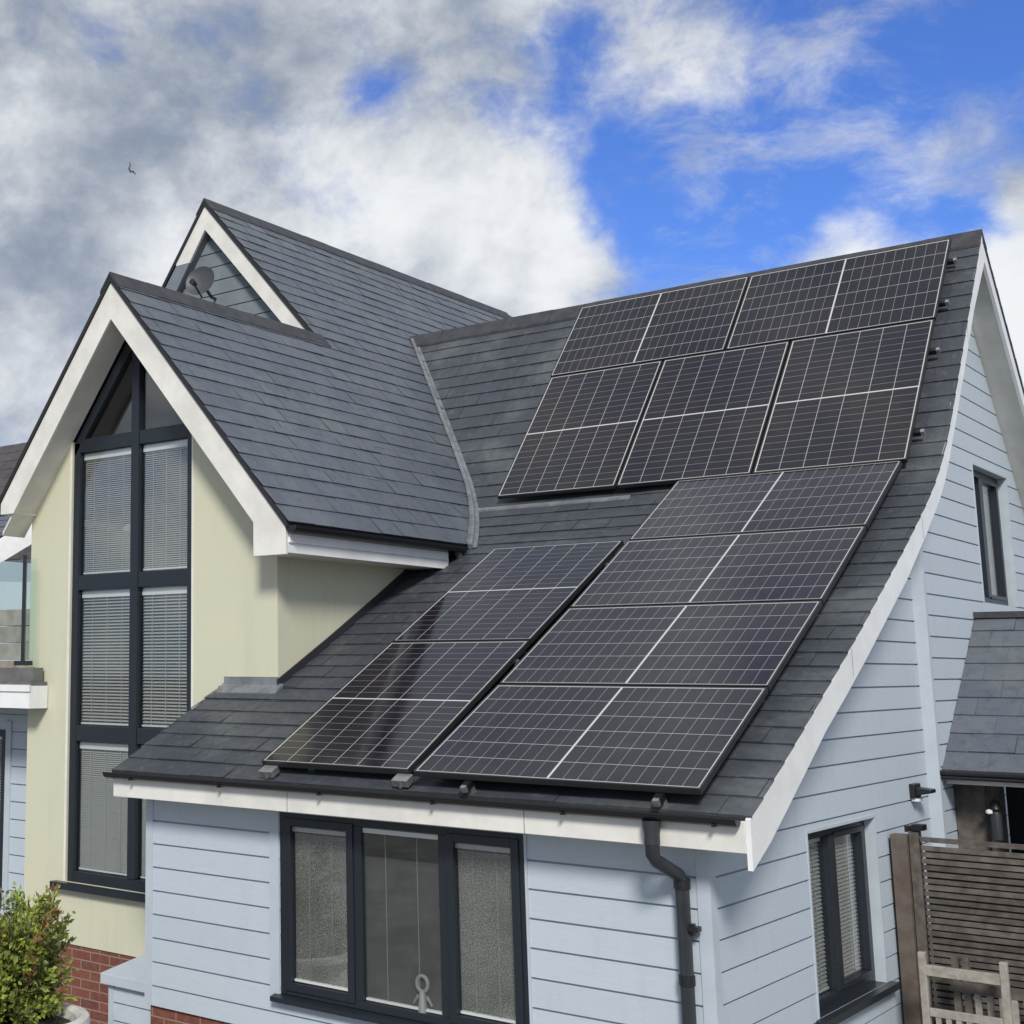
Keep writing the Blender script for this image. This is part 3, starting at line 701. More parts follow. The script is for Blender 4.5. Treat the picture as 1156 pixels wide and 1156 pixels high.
ws.prism([(AX, YB + .03, sz(AX) + .03), (AX, YB + .03, sz(AX)), (LE, YB + .03, sz(LE)), (LE, YB + .03, sz(LE) + .03)], (0, YC - YB - .03, 0))
fz = zoR(WER)
ws.box((XC - .0, YC - .0, fz - .20), (WER - .03, 3.25, fz - .185)); ws.box((XC + .001, YB + .03, fz - .20), (WER - .03, YC, fz - .185))
obj('soffit', ws, 'white', house)
wf = MB(); wf.box((WER - .028, YB + .031, fz - .20), (WER - .003, 3.15, fz - .04)); wf.box((WER - .0025, YB + .04, fz - .125), (WER + .012, 3.12, fz - .06)); obj('fascia', wf, 'white_bright', house)
gg = MB()
for a0, a1 in ((0, 1),):
    sec = [(WER + .055 + .05 * math.cos(PI + PI * k / n), fz - .005 + .05 * math.sin(PI + PI * k / n)) for k in range(n + 1)]
    for p, q in zip(sec, sec[1:]): gg.poly([(p[0], YB + .0, p[1]), (p[0], 3.30, p[1]), (q[0], 3.30, q[1]), (q[0], YB + .0, q[1])])
    gg.prism([(p[0], YB, p[1]) for p in sec], (0, .004, 0)); gg.prism([(p[0], 3.30, p[1]) for p in sec], (0, .004, 0))
obj('gutter', gg, 'black', house)
spout = MB(); spout.tube([(WER + .03, 3.24, fz - .05), (WER + .05, 3.26, fz - .13), (WER + .08, 3.18, fz - .20)], .035, 10); obj('rainwater_spout', spout, 'pipe', house)

# --- wing roofs.  Right slope is one plane for both gables; the rear gable rises higher.
W2X, W2Y = -5.05, 3.80
W2Z = AZ + KR * (AX - W2X)
def plane_slates(name, A, Udir, Vdir, poly, mat, parent, **k):
    m_ = MB(); slates(m_, A, Udir, Vdir, poly, **k); return obj(name, m_, mat, parent)
c_ = math.sqrt(1 + KR * KR); Vr = Vector((-1 / c_, 0, KR / c_)); Ur = Vector((0, 1, 0))
eave = Vector((WER + .03, 0, wing_z(WER + .03)))
vtop1 = (WER + .03 - AX) * c_; vtop2 = (WER + .03 - W2X) * c_
# right limit of slope = valley
def vly(v):                           # y on the valley for a height v up the wing slope
    x = eave.x - v / c_; z = wing_z(x)
    lo, hi = 0.5, 6.2
    for _ in range(40):
        mid = (lo + hi) / 2
        if roof_z(mid) < z: lo = mid
        else: hi = mid
    return lo
mw = MB()
vb = [0, .35, .53, .7, 1.2, 1.8, 2.4, vtop1]
for a, b in zip(vb, vb[1:]):
    slates(mw, eave, Ur, Vr, [(YB - .015, a), (max(vly(a) - .03, 3.3), a), (vly(b) - .03, b), (YB - .015, b)], v_start=math.floor(a / gauge + 1e-6) * gauge)
yr = W2Y + .0
vr = (eave.x + 3.62) * c_
slates(mw, eave, Ur, Vr, [(W2Y, vtop1), (6.06, vtop1), (6.06 + .02, min(vtop2, vtop1 + .42)), (W2Y, min(vtop2, vtop1 + .42))], v_start=math.floor(vtop1 / gauge) * gauge)
slates(mw, eave, Ur, Vr, [(W2Y, vtop1 + .42), (10.5, vtop1 + .42), (10.5, vtop2), (W2Y, vtop2)], v_start=math.floor((vtop1 + .42) / gauge) * gauge)
wr_ = obj('slate_roof', mw, 'slate', house); wr_['label'] = 'blue-grey slate roof of the two steep gabled wings'
# slabs under the slates, left slopes
sb = MB()
sb.prism([(AX, YB - .015, AZ + .0), (WER + .02, YB - .015, wing_z(WER + .02)), (WER + .02, YB - .015, wing_z(WER + .02) - .052), (AX, YB - .015, AZ - .052)], (0, 3.55 - YB, 0))
sb.prism([(AX, YB - .015, AZ + .004), (AX, YB - .015, AZ - .052), (LE - .04, YB - .015, AZ - .052 - KL * (AX - LE + .04)), (LE - .04, YB - .015, AZ + .004 - KL * (AX - LE + .04))], (0, 3.4, 0))
sb.prism([(W2X, W2Y - .015, W2Z), (AX, W2Y - .015, AZ), (AX, W2Y - .015, AZ - .055), (W2X, W2Y - .015, W2Z - .055)], (0, 7, 0))
sb.prism([(W2X, W2Y - .015, W2Z + .004), (W2X, W2Y - .015, W2Z - .055), (W2X - 1.6, W2Y - .015, W2Z - .055 - 1.6 * 1.35), (W2X - 1.6, W2Y - .015, W2Z + .004 - 1.6 * 1.35)], (0, 7, 0))
obj('roof_deck', sb, 'slab', wr_)
def ridge_run(X, Z, ya, yb, parent, k1, k2):
    r = MB(); y = ya
    while y < yb - .05:
        e = min(y + .453, yb); h = random.uniform(-.002, .003)
        r.prism([(X + .115, y, Z - .115 * k1 + .03 + h), (X, y, Z + .035 + h), (X - .115, y, Z - .115 * k2 + .03 + h), (X - .115, y, Z - .115 * k2 + .004), (X, y, Z + .006), (X + .115, y, Z - .115 * k1 + .004)], (0, e - y, 0))
        y += .455
    obj('ridge_tiles', r, 'ridge', parent)
ridge_run(AX, AZ, YB - .02, 3.9, wr_, KR, KL)
ridge_run(W2X, W2Z, W2Y - .02, 10.4, wr_, KR, 1.35)
# rear gable: siding, bargeboards
gb = MB(); YG = W2Y + .13
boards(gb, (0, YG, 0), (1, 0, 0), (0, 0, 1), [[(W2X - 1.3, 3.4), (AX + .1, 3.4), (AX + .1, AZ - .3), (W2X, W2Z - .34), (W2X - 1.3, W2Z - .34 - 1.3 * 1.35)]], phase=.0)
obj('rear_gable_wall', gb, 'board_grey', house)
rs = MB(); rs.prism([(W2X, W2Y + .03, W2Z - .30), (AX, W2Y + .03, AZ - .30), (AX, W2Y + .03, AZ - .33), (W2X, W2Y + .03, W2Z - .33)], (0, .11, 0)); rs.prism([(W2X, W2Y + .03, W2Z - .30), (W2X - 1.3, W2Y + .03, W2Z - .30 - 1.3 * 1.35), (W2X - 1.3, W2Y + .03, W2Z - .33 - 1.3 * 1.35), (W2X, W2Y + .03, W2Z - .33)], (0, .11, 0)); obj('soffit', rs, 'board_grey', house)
rb = MB(); z2 = lambda x: W2Z - .058 - KR * (x - W2X)
rb.prism([(W2X, W2Y, z2(W2X)), (AX + .02, W2Y, z2(AX + .02)), (AX - .10, W2Y, z2(AX + .02) - .04), (AX - .20, W2Y, z2(AX - .20) - .24), (W2X, W2Y, z2(W2X) - .27)][::-1], (0, .03, 0))
z3 = lambda x: W2Z - .058 - 1.35 * (W2X - x)
XE = W2X - .43
rb.prism([(W2X, W2Y, z3(W2X)), (W2X, W2Y, z3(W2X) - .27), (XE + .20, W2Y, z3(XE) - .02), (XE, W2Y, z3(XE) - .02), (XE, W2Y, z3(XE))], (0, .03, 0))
obj('bargeboard', rb, 'white', house)
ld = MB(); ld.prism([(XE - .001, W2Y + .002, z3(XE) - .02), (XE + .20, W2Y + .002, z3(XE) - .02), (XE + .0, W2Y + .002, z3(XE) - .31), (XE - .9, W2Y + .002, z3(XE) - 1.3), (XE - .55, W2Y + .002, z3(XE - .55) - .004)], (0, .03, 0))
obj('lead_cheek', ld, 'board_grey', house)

# lead apron where the low roof meets the cream front
ap = MB()
ap.prism([(-2.52, YC - .10, roof_z(YC - .10) + .018), (-2.52, YC - .004, roof_z(YC) + .035), (-2.52, YC - .004, roof_z(YC) + .005), (-2.52, YC - .10, roof_z(YC - .1) + .004)], (.60, 0, 0))
ap.box((-2.50, YC - .016, roof_z(YC) + .02), (XC + .004, YC - .001, roof_z(YC) + .085))
obj('flashing', ap, 'lead', house)
sf = MB()
for i, (a, b) in enumerate(zip(*[iter([YC - .02, 1.8, 1.8, 2.5, 2.5, 3.3])] * 2)):
    sf.prism([(XC + .002, a, roof_z(a) + .01), (XC + .002, b, roof_z(b) + .01), (XC + .002, b, roof_z(b) + .075), (XC + .002, a, roof_z(a) + .075)], (.012, 0, 0))
obj('flashing', sf, 'slab', house)

# --- side porch (lean-to) on the right gable
PY0, PZ0, PY1, PZ1 = 4.48, -.088, 5.78, 1.04
Lp = math.hypot(PY1 - PY0, PZ1 - PZ0)
pm = MB(); slates(pm, (XR + .016, PY0 - .05, PZ0 - .044), (1, 0, 0), (0, (PY1 - PY0) / Lp, (PZ1 - PZ0) / Lp), [(0, 0), (2.6, 0), (2.6, Lp + .05), (0, Lp + .05)], gauge=.20)
pr = obj('porch_roof', pm, 'slate', house)
pd = MB(); pd.prism([(XR + .017, PY0 - .04, PZ0 - .045), (XR + .017, PY1, PZ1 - .006), (XR + .017, PY1, PZ1 - .06), (XR + .017, PY0 - .04, PZ0 - .10)], (2.58, 0, 0)); obj('roof_deck', pd, 'slab', pr)
pt = MB(); pt.box((XR + .016, PY1 - .05, PZ1 - .01), (XR + 2.6, PY1 + .03, PZ1 + .04)); obj('flashing', pt, 'ridge', pr)
pf = MB(); pf.box((XR + .03, PY0 - .03, -.225), (XR + 2.6, PY0 - .005, -.15)); pf.box((XR + .03, PY0 - .005, -.225), (XR + 2.6, PY0 + .4, -.21)); obj('fascia', pf, 'white', pr)
pg = MB(); pg.box((XR + .0, PY0 - .13, -.16), (XR + 2.6, PY0 - .035, -.125)); pg.box((XR + .0, PY0 - .12, -.19), (XR + 2.6, PY0 - .04, -.161)); obj('gutter', pg, 'black', pr, bevel=.01)
pw = MB(); pw.box((XR + .02, 4.70, GZ), (XR + .22, 5.3, -.23)); obj('porch_pier', pw, 'wood', house)
pw = MB(); pw.box((XR + .22, 5.35, GZ), (XR + 2.6, 5.45, .1)); 
for k in range(16): pw.box((XR + .40 + k * .13, 5.325, GZ), (XR + .415 + k * .13, 5.349, .0))
obj('porch_door', pw, 'black', house)

# --- balcony at the left of the wing
bl = MB(); bl.box((-8.2, 1.0, .445), (-4.57, 1.18, .48)); bl.box((-8.2, 1.181, .445), (XCL - .01, 4.2, .48))
bc = obj('balcony', bl, 'deck', house)
bf = MB(); bf.box((-8.2, .97, .25), (-4.56, .999, .445)); bf.box((-8.2, .955, .395), (-4.55, .9695, .452)); bf.box((-4.589, 1.0, .25), (-4.56, 1.18, .444)); obj('fascia', bf, 'white_bright', bc)
up = MB(); up.box((-8.2, 1.04, .481), (-4.60, 1.16, .60)); obj('upstand', up, 'deck', bc)
# its side panel with the grey siding and glass balustrade
for x in (-4.78, -6.2, -7.6):
    q = MB(); q.box((x - .012, 1.06, .62), (x + .012, 1.09, 1.60)); q.box((x - .07, 1.03, .62), (x + .07, 1.13, .66)); obj('post', q, 'frame', bc)
for x0, x1 in ((-6.18, -4.80), (-7.58, -6.22), (-4.76, -4.62)):
    q = MB(); q.box((x0, 1.07, .66), (x1, 1.08, 1.56)); obj('glass_panel', q, 'clear', bc)
# blue siding wall under the balcony
lb = MB(); boards(lb, (0, 1.6, 0), (1, 0, 0), (0, 0, 1), minus([(-8.2, GZ), (XCL, GZ), (XCL, .44), (-8.2, .44)], [(-6.6, -5.58, -1.6, .02)]), phase=PH)
obj('left_wall', lb, 'board', house)
lt = MB(); lt.box((-5.575, 1.57, -1.6), (-5.50, 1.61, .1)); obj('corner_trim', lt, 'board_trim', house)
O, U, V, N = (0, 1.6, 0), (1, 0, 0), (0, 0, 1), (0, -1, 0)
f = MB(); f.obox(O, U, V, N, (-6.6, -1.6, -.05), (-6.54, .02, .02)); f.obox(O, U, V, N, (-5.64, -1.6, -.05), (-5.58, .02, .02)); f.obox(O, U, V, N, (-6.54, -.04, -.05), (-5.64, .02, .02)); f.obox(O, U, V, N, (-6.54, -1.6, -.05), (-5.64, -1.54, .02))
lwn = obj('window', f, 'frame', house); p = MB(); p.obox(O, U, V, N, (-6.54, -1.54, -.02), (-5.64, -.04, -.012)); obj('pane', p, 'glass', lwn)
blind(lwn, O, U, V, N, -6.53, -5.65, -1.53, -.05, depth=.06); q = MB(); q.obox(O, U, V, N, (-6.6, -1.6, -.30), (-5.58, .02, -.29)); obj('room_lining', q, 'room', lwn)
# stone wall behind the balcony
sw = MB(); random.seed(3)
zc = .49
while zc < 1.25:
    xx = -9.0
    while xx < -4.95:
        L_ = random.uniform(.28, .5); sw.box((xx, 4.3, zc), (min(xx + L_, -4.95), 4.6, zc + .20), random.uniform(.8, 1.15)); xx += L_ + .012
    zc += .212
M['stone_t'] = pbr('stone_blocks', (0.36, 0.32, 0.26), 0.85, col2=(0.25, 0.215, 0.17), vscale=5, bump=0.5, tint=True)
obj('stone_parapet', sw, 'stone_t', house)

# ================================================================== SOLAR PANELS
PW, PL_ = 1.134, 1.722
fr = MB(); T = .035; wdt = .011
fr.box((0, 0, -T), (wdt, PL_, 0)); fr.box((PW - wdt, 0, -T), (PW, PL_, 0)); fr.box((wdt, 0, -T), (PW - wdt, wdt, 0)); fr.box((wdt, PL_ - wdt, -T), (PW - wdt, PL_, 0))
gm = MB(); gm.poly([(wdt, wdt, -.002), (PW - wdt, wdt, -.002), (PW - wdt, PL_ - wdt, -.002), (wdt, PL_ - wdt, -.002)]); gm.poly([(wdt, wdt, -.008), (wdt, PL_ - wdt, -.008), (PW - wdt, PL_ - wdt, -.008), (PW - wdt, wdt, -.008)])
jb = MB(); jb.box((PW / 2 - .05, PL_ / 2 - .04, -.028), (PW / 2 + .05, PL_ / 2 + .04, -.010))
proto = None
def panel(O, U, V, label):
    """portrait orientation: local x along U, local y along V"""
    global proto
    U, V = Vector(U).normalized(), Vector(V).normalized(); N = U.cross(V)
    e = bpy.data.objects.new('solar_panel', None); COL.objects.link(e); e.empty_display_size = .2
    e.matrix_world = Matrix(((U.x, V.x, N.x, O[0]), (U.y, V.y, N.y, O[1]), (U.z, V.z, N.z, O[2]), (0, 0, 0, 1)))
    tag(e, label, 'solar panel', 'solar panels on the catslide roof')
    if proto is None:
        a = obj('frame', fr, 'panel_frame', e, local=True); b = obj('cells', gm, 'pv', e, local=True); c = obj('junction_box', jb, 'black', e, local=True); proto = (a, b, c)
    else:
        for o in proto:
            c = o.copy(); COL.objects.link(c); c.parent = e
    return e
g_ = .02
# lower right: four landscape rows following the bend of the roof
a0, da = .4577, .0207; y, z = 0.0, 0.0
rows = ['bottom', 'second', 'third', 'topmost']
for i in range(4):
    a = a0 + da * i; V = Vector((0, math.cos(a), math.sin(a)))
    lab = ['landscape solar panel at the eave beside the right verge', 'second landscape panel up from the eave in the right-hand lower column', 'third landscape panel up from the eave in the right-hand lower column', 'bluish landscape panel topping the right-hand lower column, under the upper array'][i]
    panel((PL_, y, z), V, (-1, 0, 0), lab)
    y += (PW + g_) * math.cos(a); z += (PW + g_) * math.sin(a)
LRtop = (y, z)
# lower left: two portrait panels one above the other
a = .479; V = Vector((0, math.cos(a), math.sin(a)))
for i in range(2):
    o = Vector((-.0745 - PW, .0, -.028)) + V * (.0645 + i * (PL_ + g_))
    panel(o, (1, 0, 0), V, ['lower-left portrait solar panel resting just above the gutter', 'upper portrait panel of the lower-left column, below the lead valley foot'][i])
# upper array
a2 = .8521; V2 = Vector((0, math.cos(a2), math.sin(a2))); UO = Vector((-1.6828, 4.0387, 2.1585))
for i in range(3):
    panel(UO + Vector((i * (PW + g_), 0, 0)), (1, 0, 0), V2, ['left portrait panel in the upper array, nearest the bare slates', 'middle portrait panel in the row of three on the steep roof', 'right portrait panel in the row of three, beside the steep verge'][i])
TO = UO + V2 * (PL_ + g_)
for i in range(2):
    panel(TO + Vector((-.0166 + (i + 1) * PL_ + i * g_, 0, 0)), V2, (-1, 0, 0), ['top-row landscape panel under the ridge, on the left', 'top-row landscape panel under the ridge, nearest the gable peak'][i])
# rails
def rail(name, A, B, N, label, capd=True):
    A, B, N = Vector(A), Vector(B), Vector(N).normalized(); d = (B - A); L_ = d.length; d.normalize(); s = N.cross(d)
    r = MB(); r.obox(A, d, s, N, (0, -.02, -.04), (L_, .02, 0)); o = obj(name, r, 'black', None, loc=A)
    tag(o, label, 'mounting rail', 'mounting rails under the solar panels')
    c = MB(); c.obox(A, d, s, N, (L_, -.016, -.036), (L_ + .026, .016, .000)); obj('rail_end', c, 'alu', o)
    for t in [k * .8 + .3 for k in range(int(L_ / .8) + 1) if k * .8 + .3 < L_]:
        h = MB(); h.obox(A, d, s, N, (t - .02, -.018, -.085), (t + .02, .018, -.041)); obj('roof_hook', h, 'alu', o)
    return o
N2 = Vector((0, -V2.z, V2.y))
for v, l in ((.36, 'lowest rail of the upper array poking out at the right'), (1.36, 'second rail up of the upper array poking out at the right'), (PL_ + .28, 'third rail up of the upper array poking out at the right'), (PL_ + .88, 'top rail of the upper array poking out near the gable peak')):
    p = UO + V2 * v - N2 * (T + .003)
    rail('mounting_rail', p + Vector((.1, 0, 0)), p + Vector((3.44 + .045, 0, 0)), N2, l)
aN = a0 + da * 1.2
for x, l in ((.36, 'left sloping rail under the lower right panels, its end above the gutter'), (1.50, 'right sloping rail under the lower right panels, its end above the downpipe')):
    Vn = Vector((0, math.cos(aN), math.sin(aN))); Nn = Vector((0, -Vn.z, Vn.y))
    p = Vector((x, 0, 0)) - Nn * (T + .004)
    rail('mounting_rail', p + Vn * 4.3 - Nn * .02, p - Vn * .05, Nn, l)
Vn = Vector((0, math.cos(.479), math.sin(.479))); Nn = Vector((0, -Vn.z, Vn.y))
for v, l in ((.10, 'lowest cross rail under the lower-left pair of panels'), (1.5, 'cross rail under the upper edge of the lowest left panel'), (3.1, 'top cross rail under the lower-left pair of panels')):
    p = Vector((-1.19, 0, -.028)) + Vn * (.0645 + v) - Nn * (T + .003)
    rail('mounting_rail', p, p + Vector((1.10, 0, 0)), Nn, l)
for x, l in ((-1.13, 'left silver bracket under the lower edge of the left panels'), (-.10, 'wide silver bracket between the two lower arrays above the gutter')):
    b = MB(); p = Vector((x, .02, -.045)); b.obox(p, (1, 0, 0), Vn, Nn, (-.055, -.03, -.045), (.055, .05, .0)); b.obox(p, (1, 0, 0), Vn, Nn, (-.01, -.04, -.05), (.01, -.03, .005))
    tag(obj('panel_bracket', b, 'alu', None, loc=p, bevel=.003), l, 'bracket', 'brackets at the foot of the panels')

# ================================================================== OTHER THINGS
# satellite dish on the rear gable
dl = Vector((-4.86, 3.54, 4.68))
d = empty('satellite_dish', (-5.0, YG, 4.60), 'dark grey satellite dish mounted on the rear gable under its peak', 'satellite dish')
m_ = MB(); ax = Vector((.25, -1, .25)).normalized(); m_.lathe(dl, [(0.0, 0), (.07, .006), (.13, .022), (.165, .040), (.172, .044), (.165, .034), (.13, .014), (.0, -.010)], 28, ax); obj('reflector', m_, 'dish', d, smooth=True)
m_ = MB(); m_.tube([dl, (-4.98, YG - .10, 4.60), (-5.0, YG + .01, 4.60)], .018, 8); obj('bracket', m_, 'dish', d)
m_ = MB(); lb_ = dl + ax * .26 + Vector((.03, 0, -.13)); m_.tube([dl + Vector((0, 0, -.16)), lb_], .010, 8); obj('arm', m_, 'black', d)
m_ = MB(); m_.tube([lb_ - ax * .06, lb_ + ax * .02], [.022, .034], 12); obj('receiver', m_, 'black', d)
# security light
sl_ = empty('security_light', (XW, 3.98, -.27), 'small black security light on the boarded gable wall above the fence', 'light')
m_ = MB(); m_.box((XW + .012, 3.86, -.30), (XW + .05, 4.02, -.20)); obj('base', m_, 'black', sl_, bevel=.006)
m_ = MB(); m_.prism([(XW + .05, 3.88, -.225), (XW + .15, 3.88, -.235), (XW + .15, 3.88, -.26), (XW + .05, 3.88, -.28)], (0, .13, 0)); obj('lamp_head', m_, 'black', sl_, bevel=.004)
m_ = MB(); m_.box((XW + .02, 3.88, -.32), (XW + .07, 3.96, -.301)); obj('sensor', m_, 'white_bright', sl_)
# porch lantern
ln = empty('wall_lantern', (XR + .30, 4.7, -.5), 'slim dark wall lantern with a pale head beside the porch door', 'lantern')
m_ = MB(); m_.lathe((XR + .30, 4.62, -.62), [(0, 0), (.035, 0), (.04, .18), (.035, .20)], 14); obj('lantern_glass', m_, 'pipe', ln, smooth=True)
m_ = MB(); m_.lathe((XR + .30, 4.62, -.40), [(.045, 0), (.03, .05), (.0, .07)], 14); obj('cap', m_, 'black', ln, smooth=True)
m_ = MB(); m_.box((XR + .22, 4.66, -.50), (XR + .34, 4.70, -.44)); obj('bracket', m_, 'black', ln)
m_ = MB(); m_.lathe((XR + .27, 4.57, -.44), [(0, 0), (.022, .01), (.022, .03), (0, .04)], 10); obj('bulb', m_, 'white_bright', ln)
# ornament standing in the middle front light
om = empty('window_ornament', (-.14, YF + .02, -1.42), 'small pale ring-shaped figure standing inside the middle front window', 'ornament')
m_ = MB(); ring = [(-.14 + .038 * math.cos(t_), YF + .012, -1.26 + .045 * math.sin(t_)) for t_ in [2 * PI * k / 20 for k in range(21)]]; m_.tube(ring, .013, 8, cap=False); obj('ring', m_, 'cord', om, smooth=True)
m_ = MB(); m_.tube([(-.14, YF + .012, -1.42), (-.14, YF + .012, -1.30)], [.03, .02], 8)
m_.tube([(-.17, YF + .012, -1.33), (-.205, YF + .012, -1.38)], [.012, .008], 6); m_.tube([(-.11, YF + .012, -1.33), (-.075, YF + .012, -1.38)], [.012, .008], 6); obj('stand', m_, 'cord', om, smooth=True)

# slatted fence
fe = empty('slatted_fence', (2.6, 3.3, GZ), 'brown horizontal slat fence panel with thick post beside the gable wall', 'fence')
m_ = MB(); m_.box((1.665, 3.26, GZ), (1.765, 3.36, -.495)); obj('post', m_, 'wood_post', fe, bevel=.004)
m_ = MB(); m_.box((1.77, 3.30, GZ), (1.83, 3.38, -.47)); obj('post', m_, 'wood', fe, bevel=.003)
m_ = MB(); m_.box((1.795, 3.285, -.462), (1.865, 3.39, -.425)); m_.box((1.74, 3.33, -.48), (1.80, 3.40, -.44)); obj('post_cap', m_, 'black', fe)
m_ = MB(); zz = -.52; random.seed(5)
m_.box((1.837, 3.305, -.535), (4.1, 3.345, -.505), .95)
zz = -.575
while zz > -2.3:
    m_.box((1.837, 3.318 + random.uniform(-.002, .002), zz - .017), (4.1, 3.334, zz + .013 + random.uniform(-.002, .002)), random.uniform(.75, 1.2)); zz -= .042
for x in (2.5, 3.3, 4.0): m_.box((x, 3.336, -2.3), (x + .045, 3.36, -.54), .7)
obj('slat_panel', m_, 'wood', fe)
m_ = MB(); m_.box((1.84, 3.40, -2.3), (4.1, 3.41, -.60)); obj('backing', m_, 'wood', fe)
# teak garden chair
random.seed(9)
ch = empty('garden_chair', (2.13, 2.72, GZ), 'weathered pale wooden garden chair with slatted back, in front of the brown fence', 'chair')
def leg(x, top): 
    m = MB(); m.prism([(x - .022, 2.88, GZ), (x + .022, 2.88, GZ), (x + .022, 2.92, GZ), (x - .022, 2.92, GZ)], (0, .0, top - GZ)); m.prism([(x - .022, 2.88, top), (x + .022, 2.88, top), (x + .022, 2.92, top), (x - .022, 2.92, top)], (0, .01, .015)); return m
for x in (1.905, 2.365): obj('back_post', leg(x, -1.19), 'wood_pale', ch, bevel=.004)
for x in (1.905, 2.365):
    m = MB(); m.box((x - .02, 2.44, GZ), (x + .02, 2.48, -1.80)); obj('leg', m, 'wood_pale', ch)
    m = MB(); m.box((x - .035, 2.42, -1.80), (x + .035, 2.88, -1.775)); obj('armrest', m, 'wood_pale', ch, bevel=.004)
for z0, z1 in ((-1.315, -1.25), (-1.56, -1.51), (-1.93, -1.88)):
    m = MB(); m.box((1.927, 2.885, z0), (2.343, 2.91, z1)); obj('back_rail', m, 'wood_pale', ch, bevel=.003)
for k in range(7):
    x = 1.96 + k * .058; m = MB(); m.box((x, 2.889, -1.88), (x + .03, 2.902, -1.56)); obj('back_slat', m, 'wood_pale', ch)
m = MB()
for k in range(7): m.box((1.90, 2.45 + k * .062, -1.97), (2.37, 2.50 + k * .062, -1.95))
obj('seat', m, 'wood_pale', ch)
# second, darker slatted chair behind it
c2 = empty('garden_bench', (2.5, 3.05, GZ), 'darker grey slatted wooden bench standing behind the pale chair against the fence', 'bench')
for x in (2.03, 2.09, 3.2): m = MB(); m.box((x, 3.06, GZ), (x + .04, 3.10, -1.205)); obj('back_post', m, 'wood', c2)
m = MB(); m.box((2.02, 3.055, -1.42), (3.25, 3.09, -1.36)); obj('back_rail', m, 'wood', c2)
m = MB(); m.box((2.02, 3.055, -1.85), (3.25, 3.09, -1.80)); obj('back_rail', m, 'wood', c2)
for k in range(16):
    m = MB(); m.box((2.15 + k * .068, 3.06, -1.80), (2.185 + k * .068, 3.08, -1.42)); obj('back_slat', m, 'wood_pale', c2)
m = MB(); m.box((2.02, 2.95, -1.97), (3.25, 3.054, -1.94)); obj('seat', m, 'wood', c2)

# pale blue boarded cabinet left of the front wall
cx0, cx1, cy0, cy1 = -3.14, -2.45, .62, 1.12
cbn = empty('garden_cabinet', (-2.8, .87, GZ), 'low pale blue boarded cabinet with lid in the corner by the brick plinth', 'cabinet')
m = MB(); boards(m, (0, cy0, 0), (1, 0, 0), (0, 0, 1), [[(cx0, GZ), (cx1, GZ), (cx1, -1.76), (cx0, -1.76)]], exp=.13, phase=-1.76); boards(m, (cx0, 0, 0), (0, -1, 0), (0, 0, 1), [[(-cy1, GZ), (-cy0, GZ), (-cy0, -1.76), (-cy1, -1.76)]], exp=.13, phase=-1.76); m.box((cx0 + .005, cy0 + .005, GZ), (cx1, cy1, -1.77))
obj('body', m, 'board', cbn)
m = MB(); m.box((cx0 - .02, cy0 - .02, GZ), (cx0 + .03, cy0 + .02, -1.765)); obj('corner_post', m, 'board_trim', cbn)
m = MB(); m.prism([(cx0 - .07, cy0 - .06, -1.755), (cx0 - .07, cy0 - .06, -1.68), (cx0 - .07, cy1, -1.60), (cx0 - .07, cy1, -1.755)], (cx1 - cx0 + .07, 0, 0)); obj('lid', m, 'board_trim', cbn, bevel=.003)

# pot with shrub
PC = Vector((-2.16, -1.15, 0))
pot = empty('plant_pot', (PC.x, PC.y, GZ), 'large round white plant pot holding the leafy shrub', 'plant pot')
m = MB(); m.lathe((PC.x, PC.y, GZ), [(0, 0), (.20, 0), (.24, .1), (.34, .45), (.37, .66), (.36, .76), (.42, .80), (.44, .84), (.43, .875), (.385, .885), (.35, .86), (.34, .80), (0, .80)], 48); obj('pot_body', m, 'pot', pot, smooth=True)
m = MB(); m.lathe((PC.x, PC.y, GZ + .81), [(.345, 0), (0, .02)], 24); obj('soil', m, 'soil', pot)
sh = empty('leafy_shrub', (PC.x - .15, PC.y, GZ + .8), 'green and bronze leaved shrub growing in the white pot at bottom left', 'shrub')
random.seed(21); st = MB(); lf = MB()
base = Vector((PC.x - .12, PC.y, GZ + .8))
def leafat(p, d, s, tint):
    d = d.normalized(); a = d.orthogonal().normalized(); a.rotate(Matrix.Rotation(random.uniform(0, 2 * PI), 3, d)); n_ = a.cross(d)
    lf.poly([p, p + d * s * .5 + a * s * .26 + n_ * s * .06, p + d * s, p + d * s * .5 - a * s * .26 + n_ * s * .06], tint)
cent = base + Vector((-.13, 0, .34))
for k in range(420):
    th_, ph = random.uniform(0, 2 * PI), random.uniform(-.75, 1.0)
    dr = Vector((math.cos(th_), math.sin(th_), ph * 1.15)).normalized()
    L_ = random.uniform(.55, 1.0) * (1.0 if random.random() < .85 else 1.22)
    tip = cent + Vector((dr.x * .56, dr.y * .50, dr.z * .56)) * L_ + Vector((0, 0, .02))
    a = base + Vector((random.uniform(-.08, .08), random.uniform(-.08, .08), 0)); midp = (a + tip) / 2 + Vector((random.uniform(-.05, .05), random.uniform(-.05, .05), .06))
    st.tube([a, midp, tip], [.005, .003, .0015], 5, cap=False)
    hue = random.random()
    col = (1.0, 1.0, 1.0) if hue < .5 else ((1.5, 1.55, 1.0) if hue < .80 else ((1.3, .62, .9) if hue < .86 else (2.0, 1.9, 1.3)))
    for j in range(34):
        t_ = random.uniform(.35, 1.0); p = midp.lerp(tip, (t_ - .35) / .65) + Vector([random.gauss(0, .018) for _ in range(3)])
        dd = (tip - midp).normalized() + Vector([random.gauss(0, .7) for _ in range(3)])
        v_ = random.uniform(.7, 1.25); leafat(p, dd, random.uniform(.034, .062), tuple(c * v_ for c in col))
obj('stems', st, 'twig', sh); obj('foliage', lf, 'leaf', sh)
